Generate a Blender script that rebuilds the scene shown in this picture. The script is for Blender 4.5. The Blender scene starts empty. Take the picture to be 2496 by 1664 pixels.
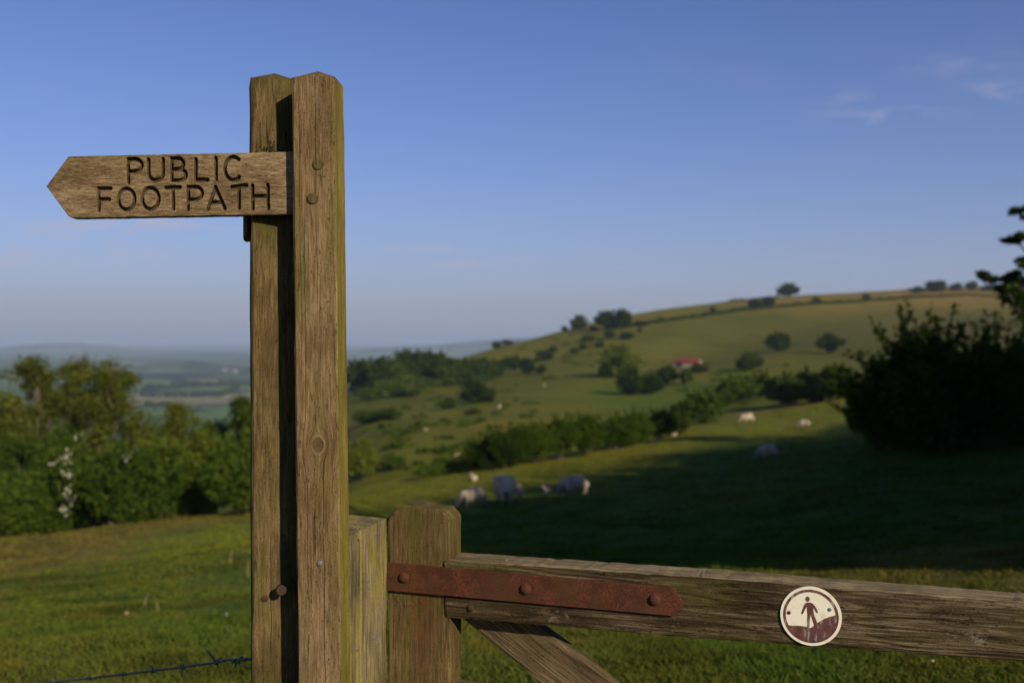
import bpy, bmesh, math, random
import numpy as np
from mathutils import Vector, Matrix

# ------------------------------------------------------------------ camera
sc = bpy.context.scene
COL = sc.collection
EYE = 1.6
FP = 2427.0            # focal length in photo pixels (2496 wide)
cam = bpy.data.cameras.new('camera')
camo = bpy.data.objects.new('camera', cam); COL.objects.link(camo)
camo.location = (0, 0, EYE); camo.rotation_euler = (math.pi/2, 0, 0)
cam.lens = 35; cam.sensor_width = 36; cam.clip_start = 0.05; cam.clip_end = 90000
cam.dof.use_dof = True; cam.dof.focus_distance = 2.09; cam.dof.aperture_fstop = 3.1
cam.dof.aperture_blades = 7
sc.camera = camo
sc.render.resolution_x = 1024; sc.render.resolution_y = 682

# ------------------------------------------------------------------ sky and sun
SUN_AZ, SUN_EL = 37.0, 25.5      # azimuth to the right of straight behind the camera
w = bpy.data.worlds.new('World'); sc.world = w; w.use_nodes = True
def build_world():
    nt = w.node_tree; n = nt.nodes; L = nt.links.new
    bg = n['Background']
    s = n.new('ShaderNodeTexSky'); s.sky_type = 'NISHITA'; s.sun_disc = False
    s.sun_elevation = math.radians(SUN_EL); s.sun_rotation = math.radians(180-SUN_AZ)
    s.altitude = 300; s.air_density = 1.0; s.dust_density = 0.4; s.ozone_density = 4.0
    def mul(a, col):
        m = n.new('ShaderNodeMix'); m.data_type = 'RGBA'; m.blend_type = 'MULTIPLY'; m.inputs[0].default_value = 1
        L(a, m.inputs[6]); m.inputs[7].default_value = col; return m.outputs[2]
    def mth(op, a, b=None):
        m = n.new('ShaderNodeMath'); m.operation = op
        for i, v in enumerate((a, b)):
            if v is None: continue
            if isinstance(v, (int, float)): m.inputs[i].default_value = v
            else: L(v, m.inputs[i])
        return m.outputs[0]
    def mixc(f, a, b):
        m = n.new('ShaderNodeMix'); m.data_type = 'RGBA'
        L(f, m.inputs[0]); L(a, m.inputs[6])
        if isinstance(b, tuple): m.inputs[7].default_value = b
        else: L(b, m.inputs[7])
        return m.outputs[2]
    col = mul(s.outputs[0], (0.74, 0.74, 1.02, 1))
    tc = n.new('ShaderNodeTexCoord'); sx = n.new('ShaderNodeSeparateXYZ'); L(tc.outputs['Generated'], sx.inputs[0])
    z = mth('MAXIMUM', sx.outputs[2], 0.0)
    # the low veil of morning haze that lies all round the horizon
    veil = mth('MULTIPLY', mth('EXPONENT', mth('MULTIPLY', z, -10.5)), 0.95)
    col = mixc(veil, col, (3.12, 3.60, 4.85, 1))
    low = mth('MULTIPLY', mth('EXPONENT', mth('MULTIPLY', z, -20.0)), 0.85)
    col = mixc(low, col, (3.25, 3.25, 3.95, 1))
    # thin wisps of cloud
    dv = n.new('ShaderNodeCombineXYZ')
    zz = mth('ADD', z, 0.12)
    L(mth('DIVIDE', sx.outputs[0], zz), dv.inputs[0]); L(mth('DIVIDE', sx.outputs[1], zz), dv.inputs[1])
    def noise(scale, det, rough, off):
        mp = n.new('ShaderNodeMapping'); mp.inputs[1].default_value = off; mp.inputs[3].default_value = (1.0, 0.8, 1)
        L(dv.outputs[0], mp.inputs[0])
        t = n.new('ShaderNodeTexNoise'); t.inputs['Scale'].default_value = scale
        t.inputs['Detail'].default_value = det; t.inputs['Roughness'].default_value = rough
        L(mp.outputs[0], t.inputs[0]); return t.outputs[0]
    def ramp(v, a, b):
        m = n.new('ShaderNodeMapRange'); L(v, m.inputs[0]); m.inputs[1].default_value = a; m.inputs[2].default_value = b
        m.interpolation_type = 'SMOOTHSTEP'; return m.outputs[0]
    c1 = ramp(noise(0.55, 3, .5, (3.1, 7.7, 0)), .50, .72)
    c2 = ramp(noise(2.2, 7, .62, (1.3, 2.9, 0)), .45, .75)
    cl = mth('MULTIPLY', mth('MULTIPLY', c1, c2), 0.16)
    # the few wisps that stand over the vale and the hill
    yy = mth('MAXIMUM', sx.outputs[1], 0.05)
    u = mth('DIVIDE', sx.outputs[0], yy); v = mth('DIVIDE', sx.outputs[2], yy)
    wn = noise(3.2, 6, .6, (4.4, 1.9, 0))
    uv = n.new('ShaderNodeCombineXYZ'); L(mth('MULTIPLY', u, 9.0), uv.inputs[0]); L(mth('MULTIPLY', v, 42.0), uv.inputs[1])
    t = n.new('ShaderNodeTexNoise'); t.inputs['Scale'].default_value = 1.3; t.inputs['Detail'].default_value = 6; t.inputs['Roughness'].default_value = .6; t.inputs['Distortion'].default_value = .6
    L(uv.outputs[0], t.inputs[0]); wn = ramp(t.outputs[0], .42, .70)
    tot = None
    for (cu, cv, su, sv, am) in [(.375,.226,.055,.015,.36),(.35,.243,.04,.009,.24),(.50,.253,.05,.012,.32),(.47,.279,.06,.010,.3),(-.375,.115,.10,.015,.9),(-.46,.085,.12,.014,.7),(-.115,.0915,.05,.007,.8),(-.06,.080,.08,.007,.6),(0,.125,.03,.003,.25),(.27,.064,.05,.004,.3)]:
        du = mth('DIVIDE', mth('SUBTRACT', u, cu), su); dvv = mth('DIVIDE', mth('SUBTRACT', v, cv), sv)
        q = mth('MULTIPLY', mth('EXPONENT', mth('MULTIPLY', mth('ADD', mth('MULTIPLY', du, du), mth('MULTIPLY', dvv, dvv)), -1.0)), am)
        tot = q if tot is None else mth('ADD', tot, q)
    front = mth('GREATER_THAN', sx.outputs[1], 0.05)
    cl = mth('MINIMUM', mth('ADD', cl, mth('MULTIPLY', mth('MULTIPLY', tot, wn), front)), 0.6)
    col = mixc(cl, col, (4.6, 4.4, 5.4, 1))
    L(col, bg.inputs[0]); bg.inputs[1].default_value = 0.1
build_world()

sun = bpy.data.lights.new('sun', 'SUN'); sun.energy = 4.8; sun.angle = math.radians(0.55); sun.color = (1.0, 0.86, 0.64)
suno = bpy.data.objects.new('sun', sun); COL.objects.link(suno)
_a, _e = math.radians(SUN_AZ), math.radians(SUN_EL)
SUNDIR = Vector((math.sin(_a)*math.cos(_e), -math.cos(_a)*math.cos(_e), math.sin(_e)))
suno.rotation_euler = SUNDIR.to_track_quat('Z', 'Y').to_euler(); suno.location = (10, -10, 20)

sc.view_settings.view_transform = 'Standard'; sc.view_settings.look = 'None'
sc.view_settings.exposure = 0.0; sc.view_settings.gamma = 1.0; sc.view_settings.use_curve_mapping = False
sc.render.engine = 'CYCLES'
sc.cycles.use_denoising = True; sc.cycles.max_bounces = 6; sc.cycles.transparent_max_bounces = 6
sc.cycles.volume_bounces = 1; sc.cycles.diffuse_bounces = 3; sc.cycles.glossy_bounces = 2

rng = np.random.default_rng(7)
random.seed(7)

# ------------------------------------------------------------------ helpers
def tag(o, label=None, cat=None, group=None, kind=None):
    if label: o['label'] = label
    if cat: o['category'] = cat
    if group: o['group'] = group
    if kind: o['kind'] = kind
    return o
def empty(name, loc=(0, 0, 0), rot=(0, 0, 0)):
    o = bpy.data.objects.new(name, None); COL.objects.link(o)
    o.location = loc; o.rotation_euler = rot; o.empty_display_size = .1
    return o
def link(name, me, mats=None, parent=None):
    if mats is not None:
        if not isinstance(mats, (list, tuple)): mats = [mats]
        for m in mats: me.materials.append(m)
    o = bpy.data.objects.new(name, me); COL.objects.link(o)
    if parent is not None: o.parent = parent
    return o
def mesh_np(name, verts, faces, k, smooth=False):
    """verts (N,3) array, faces (M,k) array"""
    me = bpy.data.meshes.new(name)
    me.vertices.add(len(verts)); me.vertices.foreach_set('co', np.asarray(verts, np.float32).ravel())
    m = len(faces)
    me.loops.add(m*k); me.loops.foreach_set('vertex_index', np.asarray(faces, np.int32).ravel())
    me.polygons.add(m)
    me.polygons.foreach_set('loop_start', np.arange(0, m*k, k, dtype=np.int32))
    me.polygons.foreach_set('loop_total', np.full(m, k, np.int32))
    if smooth: me.polygons.foreach_set('use_smooth', np.ones(m, bool))
    me.update(calc_edges=True)
    return me
def to_mesh(bm, name, smooth=False):
    me = bpy.data.meshes.new(name)
    bmesh.ops.recalc_face_normals(bm, faces=bm.faces)
    if smooth:
        for f in bm.faces: f.smooth = True
    bm.to_mesh(me); bm.free(); return me
def tube_into(bm, pts, radii, seg=8, cap=True):
    pts = [Vector(p) for p in pts]
    if not isinstance(radii, (list, tuple)): radii = [radii]*len(pts)
    rings = []
    up = None
    for i, p in enumerate(pts):
        d = (pts[min(i+1, len(pts)-1)] - pts[max(i-1, 0)]).normalized()
        if up is None:
            up = Vector((0, 0, 1)) if abs(d.z) < .9 else Vector((1, 0, 0))
        a = d.cross(up).normalized(); b = a.cross(d).normalized(); up = b
        rings.append([bm.verts.new(p + (a*math.cos(t)+b*math.sin(t))*radii[i]) for t in [2*math.pi*k/seg for k in range(seg)]])
    for r0, r1 in zip(rings, rings[1:]):
        for k in range(seg): bm.faces.new((r0[k], r0[(k+1) % seg], r1[(k+1) % seg], r1[k]))
    if cap:
        bm.faces.new(rings[0][::-1]); bm.faces.new(rings[-1])
def dome_into(bm, c, r, h, n=14, rings=4, yaw=0.0):
    """low dome whose flat side faces +y (it stands proud toward -y)"""
    c = Vector(c); prev = None
    for j in range(rings+1):
        t = j/rings*math.pi/2
        rr = r*math.cos(t); yy = -h*math.sin(t)
        if j == rings:
            v = bm.verts.new(c+Vector((0, -h, 0)))
            for k in range(n): bm.faces.new((prev[k], prev[(k+1) % n], v))
        else:
            ring = [bm.verts.new(c+Vector((rr*math.cos(2*math.pi*k/n), yy, rr*math.sin(2*math.pi*k/n)))) for k in range(n)]
            if prev:
                for k in range(n): bm.faces.new((prev[k], prev[(k+1) % n], ring[(k+1) % n], ring[k]))
            prev = ring
def hash01(ix, iy, seed=0):
    v = np.sin(ix*127.1+iy*311.7+seed*74.7)*43758.5453
    return v-np.floor(v)
def vnoise(x, y, seed=0):
    xi, yi = np.floor(x), np.floor(y); fx, fy = x-xi, y-yi
    fx = fx*fx*(3-2*fx); fy = fy*fy*(3-2*fy)
    a = hash01(xi, yi, seed); b = hash01(xi+1, yi, seed); c = hash01(xi, yi+1, seed); d = hash01(xi+1, yi+1, seed)
    return (a*(1-fx)+b*fx)*(1-fy)+(c*(1-fx)+d*fx)*fy
def fbm(x, y, seed=0, oct=3):
    s = 0; a = .5; t = 0
    for k in range(oct):
        s = s+a*vnoise(x*2**k, y*2**k, seed+k); t += a; a *= .5
    return s/t

# ------------------------------------------------------------------ material helper
class NT:
    def __init__(s, name):
        s.mat = bpy.data.materials.new(name); s.mat.use_nodes = True
        s.nt = s.mat.node_tree; s.n = s.nt.nodes; s.L = s.nt.links.new
        s.bsdf = s.n['Principled BSDF']; s.out = s.n['Material Output']
    def node(s, t, **kw):
        x = s.n.new(t)
        for k, v in kw.items(): setattr(x, k, v)
        return x
    def put(s, sock, v):
        if v is None: return
        if isinstance(v, bpy.types.NodeSocket): s.L(v, sock)
        else:
            if isinstance(v, (tuple, list)) and len(v) == 3 and sock.type == 'RGBA': v = (*v, 1)
            sock.default_value = v
    def m(s, op, a, b=None, c=None, clamp=False):
        x = s.node('ShaderNodeMath', operation=op, use_clamp=clamp)
        for i, v in enumerate((a, b, c)): s.put(x.inputs[i], v)
        return x.outputs[0]
    def mix(s, f, a, b, blend='MIX'):
        x = s.node('ShaderNodeMix', data_type='RGBA', blend_type=blend)
        s.put(x.inputs[0], f); s.put(x.inputs[6], a); s.put(x.inputs[7], b); return x.outputs[2]
    def obj(s): return s.node('ShaderNodeTexCoord').outputs['Object']
    def geo(s): return s.node('ShaderNodeNewGeometry')
    def map(s, v, scale=(1, 1, 1), loc=(0, 0, 0), rot=(0, 0, 0)):
        x = s.node('ShaderNodeMapping'); s.put(x.inputs[0], v); x.inputs[1].default_value = loc
        x.inputs[2].default_value = rot; x.inputs[3].default_value = scale; return x.outputs[0]
    def noise(s, v, scale, detail=3, rough=.55, dist=0.0):
        x = s.node('ShaderNodeTexNoise'); s.put(x.inputs['Vector'], v); x.inputs['Scale'].default_value = scale
        x.inputs['Detail'].default_value = detail; x.inputs['Roughness'].default_value = rough
        x.inputs['Distortion'].default_value = dist; return x.outputs[0]
    def rng(s, v, a, b, c=0., d=1., smooth=True):
        x = s.node('ShaderNodeMapRange'); s.put(x.inputs[0], v)
        for i, q in enumerate((a, b, c, d)): s.put(x.inputs[i+1], q)
        x.interpolation_type = 'SMOOTHSTEP' if smooth else 'LINEAR'; return x.outputs[0]
    def ramp(s, v, stops):
        x = s.node('ShaderNodeValToRGB'); s.put(x.inputs[0], v); e = x.color_ramp.elements
        while len(e) < len(stops): e.new(.5)
        for q, (p, c) in zip(e, stops): q.position = p; q.color = (*c, 1)
        return x.outputs[0]
    def bump(s, h, strength=.4, dist=.002, normal=None):
        x = s.node('ShaderNodeBump'); x.inputs['Strength'].default_value = strength; x.inputs['Distance'].default_value = dist
        s.put(x.inputs['Height'], h)
        if normal is not None: s.put(x.inputs['Normal'], normal)
        return x.outputs[0]
    def done(s, col=None, rough=.9, normal=None, spec=.15, metal=0.):
        s.put(s.bsdf.inputs['Base Color'], col); s.put(s.bsdf.inputs['Roughness'], rough)
        s.bsdf.inputs['Specular IOR Level'].default_value = spec; s.put(s.bsdf.inputs['Metallic'], metal)
        if normal is not None: s.L(normal, s.bsdf.inputs['Normal'])
        return s.mat

def wood(name, dark, mid, light, algae, algae_amt, axis='z', seed=0., knots=(), cracks=(), ring_amt=.35,
         ring_scale=14., bump=.5, streak=None, patch=None, fz=1., groove=None, stain=None):
    """weathered softwood: grain along the given local axis, growth rings, algae, lichen specks, drying cracks"""
    N = NT(name); co = N.obj()
    if axis == 'x': g = N.map(co, rot=(0, math.pi/2, 0))
    else: g = co
    sp = N.node('ShaderNodeSeparateXYZ'); N.put(sp.inputs[0], g)
    X, Y, Z = sp.outputs
    warp = None
    kd_all = None
    for (kx, kz, kr) in knots:            # knots push the grain aside
        dx = N.m('SUBTRACT', X, kx); dz = N.m('MULTIPLY', N.m('SUBTRACT', Z, kz), .8)
        d2 = N.m('ADD', N.m('MULTIPLY', dx, dx), N.m('MULTIPLY', dz, dz))
        f = N.m('DIVIDE', kr*kr*2.2, N.m('ADD', d2, kr*kr*1.2))
        sh = N.m('MULTIPLY', N.m('MULTIPLY', dx, -1.0), f)
        warp = sh if warp is None else N.m('ADD', warp, sh)
        kd = N.m('DIVIDE', N.m('SQRT', d2), kr)
        kd_all = kd if kd_all is None else N.m('MINIMUM', kd_all, kd)
    if warp is not None: X = N.m('ADD', X, warp)
    cb = N.node('ShaderNodeCombineXYZ'); N.put(cb.inputs[0], X); N.put(cb.inputs[1], Y); N.put(cb.inputs[2], Z)
    g2 = N.map(cb.outputs[0], loc=(seed*1.7, seed*.6, seed*2.3))
    fine = N.noise(N.map(g2, scale=(420, 420, 14*fz)), 1, 3, .6)
    fib = N.noise(N.map(g2, scale=(150, 150, 5*fz)), 1, 4, .6)
    bandn = N.noise(N.map(g2, scale=(ring_scale*2.0, ring_scale*2.0, 1.6)), 1, 2, .5)
    ring = N.m('SINE', N.m('MULTIPLY', bandn, 60.0 if ring_scale < 20 else 80))
    ring = N.rng(ring, -.6, 1.0)
    blot = N.noise(N.map(g2, scale=(9, 9, 3.5)), 1, 4, .6)
    pore = N.noise(N.map(g2, scale=(330, 330, 190)), 1, 2, .6)
    t = N.m('ADD', N.m('MULTIPLY', fine, .42), N.m('ADD', N.m('MULTIPLY', fib, .45), N.m('MULTIPLY', blot, .45)))
    t = N.rng(t, .50, .80, smooth=False)
    t = N.m('SUBTRACT', t, N.m('MULTIPLY', ring, ring_amt*.6), clamp=True)
    col = N.ramp(t, [(0.05, dark), (.5, mid), (1.0, light)])
    # algae in soft vertical veils
    al = N.m('MULTIPLY', N.rng(N.noise(N.map(g2, scale=(22, 22, 2.2), loc=(5, 2, 1)), 1, 3, .6), .40, .66),
             N.rng(N.noise(N.map(g2, scale=(7, 7, 4), loc=(1, 9, 3)), 1, 3, .6), .32, .62))
    al = N.m('MULTIPLY', al, algae_amt, clamp=True)
    col = N.mix(al, col, algae)
    if streak is not None:
        st = N.rng(N.noise(N.map(g2, scale=(48, 48, 1.1), loc=(3, 3, 3)), 1, 2, .5), .56, .68)
        col = N.mix(N.m('MULTIPLY', st, streak[1]), col, streak[0])
    if patch is not None:
        pa = N.rng(N.noise(N.map(g2, scale=(14, 14, 9), loc=(8, 1, 5)), 1, 5, .7), .66, .72)
        col = N.mix(N.m('MULTIPLY', pa, patch[1]), col, patch[0])
    # pale specks and dark pits
    sp1 = N.rng(pore, .62, .72); sp2 = N.rng(pore, .41, .32)
    col = N.mix(N.m('MULTIPLY', sp1, .5), col, light)
    col = N.mix(N.m('MULTIPLY', sp2, .65), col, tuple(c*.35 for c in dark))
    scar = N.noise(N.map(g2, scale=(120, 120, 38), loc=(9, 9, 2)), 1, 4, .7)
    scm = N.rng(scar, .40, .30)
    col = N.mix(N.m('MULTIPLY', scm, .6), col, tuple(c*.5 for c in dark))
    stn = N.noise(N.map(g2, scale=(16, 16, 5), loc=(7, 3, 11)), 1, 5, .68)
    col = N.mix(N.rng(stn, .50, .36, 0, .45), col, dark)
    if stain is not None:
        (x0, x1, z0, z1) = stain
        sm = N.m('MULTIPLY', N.m('MULTIPLY', N.rng(X, x0-.03, x0+.01), N.rng(X, x1+.02, x1-.02)), N.m('MULTIPLY', N.rng(Z, z0, z1), N.rng(Z, z1+.10, z1+.03)))
        col = N.mix(N.m('MULTIPLY', N.m('MULTIPLY', sm, N.rng(fib, .35, .6)), .45), col, (.15, .055, .025))
    h = N.m('ADD', N.m('MULTIPLY', fine, .5), N.m('MULTIPLY', fib, .9))
    h = N.m('SUBTRACT', h, N.m('MULTIPLY', scm, .9))
    h = N.m('SUBTRACT', h, N.m('MULTIPLY', ring, ring_amt*1.3))
    h = N.m('ADD', h, N.m('MULTIPLY', pore, .5))
    # general fine checks along the grain
    ck = N.noise(N.map(g2, scale=(85, 85, 2.0), loc=(2, 7, 1)), 1, 1, .5)
    ckm = N.m('MULTIPLY', N.rng(N.m('ABSOLUTE', N.m('SUBTRACT', ck, .5)), .012, .0),
              N.rng(N.noise(N.map(g2, scale=(12, 12, 5), loc=(4, 4, 9)), 1, 2, .5), .56, .63))
    allck = N.m('MULTIPLY', ckm, .8)
    for (cx, z0, z1, wd) in cracks:
        wob = N.m('MULTIPLY', N.m('SUBTRACT', N.noise(N.map(co if axis == 'z' else g, scale=(1, 1, 9), loc=(0, cx*90, cx*50)), 1, 4, .6), .5), .010)
        if isinstance(cx, tuple): cx = cx[0]
        d = N.m('ABSOLUTE', N.m('SUBTRACT', N.m('ADD', X, wob), cx))
        inz = N.m('MULTIPLY', N.rng(Z, z0, z0+.05), N.rng(Z, z1, z1-.05))
        allck = N.m('MAXIMUM', allck, N.m('MULTIPLY', N.rng(d, wd, wd*.3), inz))
    col = N.mix(N.m('MULTIPLY', allck, .85), col, (.012, .008, .004))
    h = N.m('SUBTRACT', h, N.m('MULTIPLY', allck, 2.5))
    if groove is not None:
        gy = N.rng(N.node('ShaderNodeSeparateXYZ').outputs[0], 0, 1) if False else None
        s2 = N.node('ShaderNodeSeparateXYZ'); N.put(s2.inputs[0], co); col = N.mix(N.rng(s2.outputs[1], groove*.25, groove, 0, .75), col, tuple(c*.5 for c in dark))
    if kd_all is not None:
        kr_ = N.m('SINE', N.m('MULTIPLY', kd_all, 9.0))
        inside = N.rng(kd_all, 1.05, .85)
        halo = N.rng(kd_all, 2.4, 1.0)
        col = N.mix(N.m('MULTIPLY', inside, .6), col, tuple(c*.75 for c in dark))
        col = N.mix(N.m('MULTIPLY', N.m('MULTIPLY', halo, N.rng(kr_, .3, 1.)), .38), col, tuple(c*.6 for c in dark))
        h = N.m('SUBTRACT', h, N.m('MULTIPLY', inside, .5))
    col = N.mix(1., col, (.95, .90, .82), 'MULTIPLY')
    return N.done(col, rough=.88, normal=N.bump(h, bump, .0016), spec=.06)

# ------------------------------------------------------------------ terrain shape
PF = 2287.0            # focal length in 2352-wide photo coordinates
def W(px, py, Y):
    return ((px-1176)/PF*Y, Y, EYE-(py-784)/PF*Y)
CP = [W(*c) for c in [
    (0,1568,6),(567,1568,5.6),(1176,1568,5),(1600,1560,4.8),(2352,1568,4.4),
    (0,1400,14),(300,1400,13),(567,1380,12.5),(0,1300,23),(300,1300,22),(567,1260,21),
    (0,1243,35),(150,1228,35.5),(300,1210,36),(440,1188,36.5),(567,1167,37),(680,1140,42),
    (1100,1500,6.6),(1600,1480,6.6),(2000,1440,7),(2352,1420,7.4),(1100,1400,10.5),(1600,1380,10),
    (2352,1330,10.5),(2000,1318,13),(1600,1320,13.5),(1100,1320,15.5),(1650,1250,20),(2200,1250,16),
    (1100,1240,25),(850,1240,23),(1085,1166,40),(1320,1142,38),(850,1190,36),(1600,1160,32),(2000,1120,28),(2352,1120,27),
    (1765,1057,47),(2000,1030,46),(2352,1000,44),(2352,1060,35),(1500,1095,45),
    (820,1150,52),(830,1118,62),(950,1098,65),(1070,1077,68),(1300,1042,72),(1560,992,78),(1718,972,78),(1847,984,70),(1800,950,86),
    (1960,918,92),(2150,900,98),(2352,880,105),
    # just beyond the crest: hidden, falling
    (830,1150,78),(1070,1110,84),(1300,1068,92),(1560,1010,100),(1800,962,108),(1960,925,115),
    (0,1330,45),(300,1290,48),(567,1240,50),(0,1480,75),(300,1420,80),(567,1340,80),(680,1220,75),
    (0,1330,160),(300,1290,160),(567,1210,160),(690,1110,150),(0,1170,420),(300,1140,420),(567,1080,420),(700,980,420),
    (0,1060,800),(300,1060,800),(567,1060,800),(0,980,1250),(567,980,1250),
    (820,1062,112),(978,990,140),(1048,1049,108),(1200,1000,125),(1350,985,125),(820,975,175),(1000,955,185),(1250,930,205),(1480,917,232),
    (1450,960,160),(1650,950,150),(1700,905,190),(1900,865,260),(1850,905,160),(2050,860,200),(2352,858,135),(2352,815,290),
    (820,905,320),(960,900,320),(1100,893,330),(1250,870,310),(1400,862,300),(1580,842,400),(1700,820,350),(1450,800,430),
    (1130,842,420),(1250,800,480),(1290,760,570),(1130,797,500),(1000,850,440),(850,880,420),
    (1450,722,630),(1620,698,700),(1800,680,770),(2100,664,860),(2352,656,920),
    (1700,762,520),(1900,790,430),(1900,740,560),(2250,760,510),(2100,700,680),(2352,700,690),(1550,760,500),
    (820,960,620),(1000,930,700),(1130,850,800),(1290,800,850),(1450,760,950),(1800,715,1100),(2352,690,1200),
]]
CP += [(0,0,0),(2,2,.1),(-2,2,-.25),(20,0,1.6),(40,20,3.6),(60,-20,6),(0,-20,1.),(-20,0,-3),(-20,-20,-1.6),(-60,10,-12),(-100,0,-22),
       (30,45,0.2),(60,60,4.5),(100,50,9),(200,100,20),(400,200,38),(-300,100,-58),(-600,300,-88),(600,300,50),(1000,600,60),(0,-300,15),
       (0,-1000,40),(-1000,0,-98),(1000,0,62),(12,12,-.3),(20,20,-.2)]
CP = np.array(CP)
def warpc(x, y):
    r = np.hypot(x, y)+8
    return np.stack([x/r, y/r, .42*np.log(r)], -1)
_wc = warpc(CP[:, 0], CP[:, 1]); _E = .05
def _phi(d2): return np.sqrt(d2+_E*_E)
_D = ((_wc[:, None]-_wc[None])**2).sum(-1)
_n = len(CP); _P = np.hstack([np.ones((_n, 1)), _wc])
_A = np.zeros((_n+4, _n+4)); _A[:_n, :_n] = _phi(_D)-np.eye(_n)*.004; _A[:_n, _n:] = _P; _A[_n:, :_n] = _P.T
_g = CP[:, 2]/(np.hypot(CP[:, 0], CP[:, 1])+8)
_sol = np.linalg.solve(_A, np.concatenate([_g, np.zeros(4)]))
def plain_h(x, y):
    r = np.hypot(x, y); th = np.degrees(np.arctan2(x, y))
    z = -100+6*(fbm(x/900, y/900, 3)-.5)
    def ridge(z, a0, wa, r0, wr, h): return z+h*np.exp(-((th-a0)/wa)**2-((np.log(np.maximum(r, 1)/r0))/wr)**2)
    z = ridge(z, 3.5, 9.5, 9500, .16, 148)
    z = ridge(z, -24.2, 3.2, 11500, .10, 86)
    z = ridge(z, 1.0, 3.6, 3000, .12, 106)
    z = ridge(z, -18.0, 1.6, 4200, .07, 24)
    z = ridge(z, 9, 3.2, 14000, .10, 150)
    z = z+30*np.clip((r-14000)/12000, 0, 1)
    return z
def H(x, y):
    x = np.asarray(x, float); y = np.asarray(y, float); sh = x.shape
    x = x.ravel(); y = y.ravel(); out = np.empty_like(x)
    for i in range(0, len(x), 20000):
        wc = warpc(x[i:i+20000], y[i:i+20000])
        d2 = ((wc[:, None]-_wc[None])**2).sum(-1)
        g = _phi(d2)@_sol[:_n]+_sol[_n]+wc@_sol[_n+1:]
        out[i:i+20000] = g*(np.hypot(x[i:i+20000], y[i:i+20000])+8)
    r = np.hypot(x, y); far = plain_h(x, y)
    th = np.degrees(np.arctan2(x, y))
    # the high ground on the right carries on as a plateau; everything else runs out to the plain
    plate = np.clip((th-8)/14, 0, 1)*np.clip((150-th)/30, 0, 1)*np.clip((6000-r)/4000, 0, 1)
    far = far*(1-plate)+plate*55
    t = np.clip((np.log(r+1)-math.log(900))/(math.log(1500)-math.log(900)), 0, 1); t = t*t*(3-2*t)
    out = out*(1-t)+far*t
    out = np.where((r > 60) & (r < 1500), out+ (fbm(x/34, y/34, 11)-.5)*np.clip((r-60)/300, 0, 1)*1.6, out)
    return np.clip(out, -118, 400).reshape(sh)
def Hs(x, y): return float(H(np.array([x]), np.array([y]))[0])
_ys = np.exp(np.linspace(math.log(3), math.log(24000), 2600))
def hit(px, py, ymin=3.0):
    """world point of the ground seen at photo point (px, py) of the 2352-wide picture"""
    X = (px-1176)/PF*_ys; Z = EYE-(py-784)/PF*_ys
    h = H(X, _ys); k = np.nonzero((h > Z) & (_ys > ymin))[0]
    if len(k) == 0 or (_ys[k[0]] > 1400 and ymin < 600): return hit(px, py+1.0, ymin)
    i = k[0]
    return Vector((X[i], _ys[i], h[i]))

# ground colours at places on the land (photo point, depth) -> albedo, with the shade on the pasture painted in
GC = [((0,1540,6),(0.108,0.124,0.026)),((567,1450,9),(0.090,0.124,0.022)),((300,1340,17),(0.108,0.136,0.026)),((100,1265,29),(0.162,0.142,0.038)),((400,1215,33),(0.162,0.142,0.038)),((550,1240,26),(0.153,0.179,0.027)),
      ((1100,1500,7),(0.095,0.114,0.025)),((2000,1500,6),(0.070,0.101,0.018)),((2352,1540,5),(0.070,0.094,0.018)),((2200,1320,12),(0.114,0.114,0.027)),((1650,1250,20),(0.041,0.094,0.011)),((2200,1200,20),(0.035,0.083,0.010)),((2100,1080,38),(0.035,0.083,0.010)),  # final entries darkened to deepen the tree belt's shade on the pasture
      ((1100,1200,32),(0.046,0.099,0.012)),((1765,1057,47),(0.058,0.101,0.011)),((850,1160,50),(0.160,0.167,0.022)),((950,1100,64),(0.160,0.161,0.023)),((1400,1045,70),(0.160,0.167,0.023)),((1850,970,74),(0.148,0.167,0.024)),  # opening entries carry the same shade in their colour
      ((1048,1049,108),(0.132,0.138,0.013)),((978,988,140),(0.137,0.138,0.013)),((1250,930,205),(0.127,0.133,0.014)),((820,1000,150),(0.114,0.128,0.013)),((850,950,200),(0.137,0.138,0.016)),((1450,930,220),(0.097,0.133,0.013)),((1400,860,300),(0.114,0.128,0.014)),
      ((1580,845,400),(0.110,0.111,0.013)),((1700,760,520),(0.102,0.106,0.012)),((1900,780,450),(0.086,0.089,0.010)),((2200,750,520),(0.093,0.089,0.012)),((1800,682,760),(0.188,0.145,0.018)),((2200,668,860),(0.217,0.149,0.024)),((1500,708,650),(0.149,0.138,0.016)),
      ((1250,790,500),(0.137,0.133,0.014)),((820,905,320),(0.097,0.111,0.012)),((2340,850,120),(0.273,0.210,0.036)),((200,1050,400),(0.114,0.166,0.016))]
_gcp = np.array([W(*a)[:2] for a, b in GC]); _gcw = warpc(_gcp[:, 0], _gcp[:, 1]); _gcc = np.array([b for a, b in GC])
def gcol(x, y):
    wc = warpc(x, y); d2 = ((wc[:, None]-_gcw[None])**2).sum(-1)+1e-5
    k = d2**-2.2; return (k@_gcc)/k.sum(1)[:, None]

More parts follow.
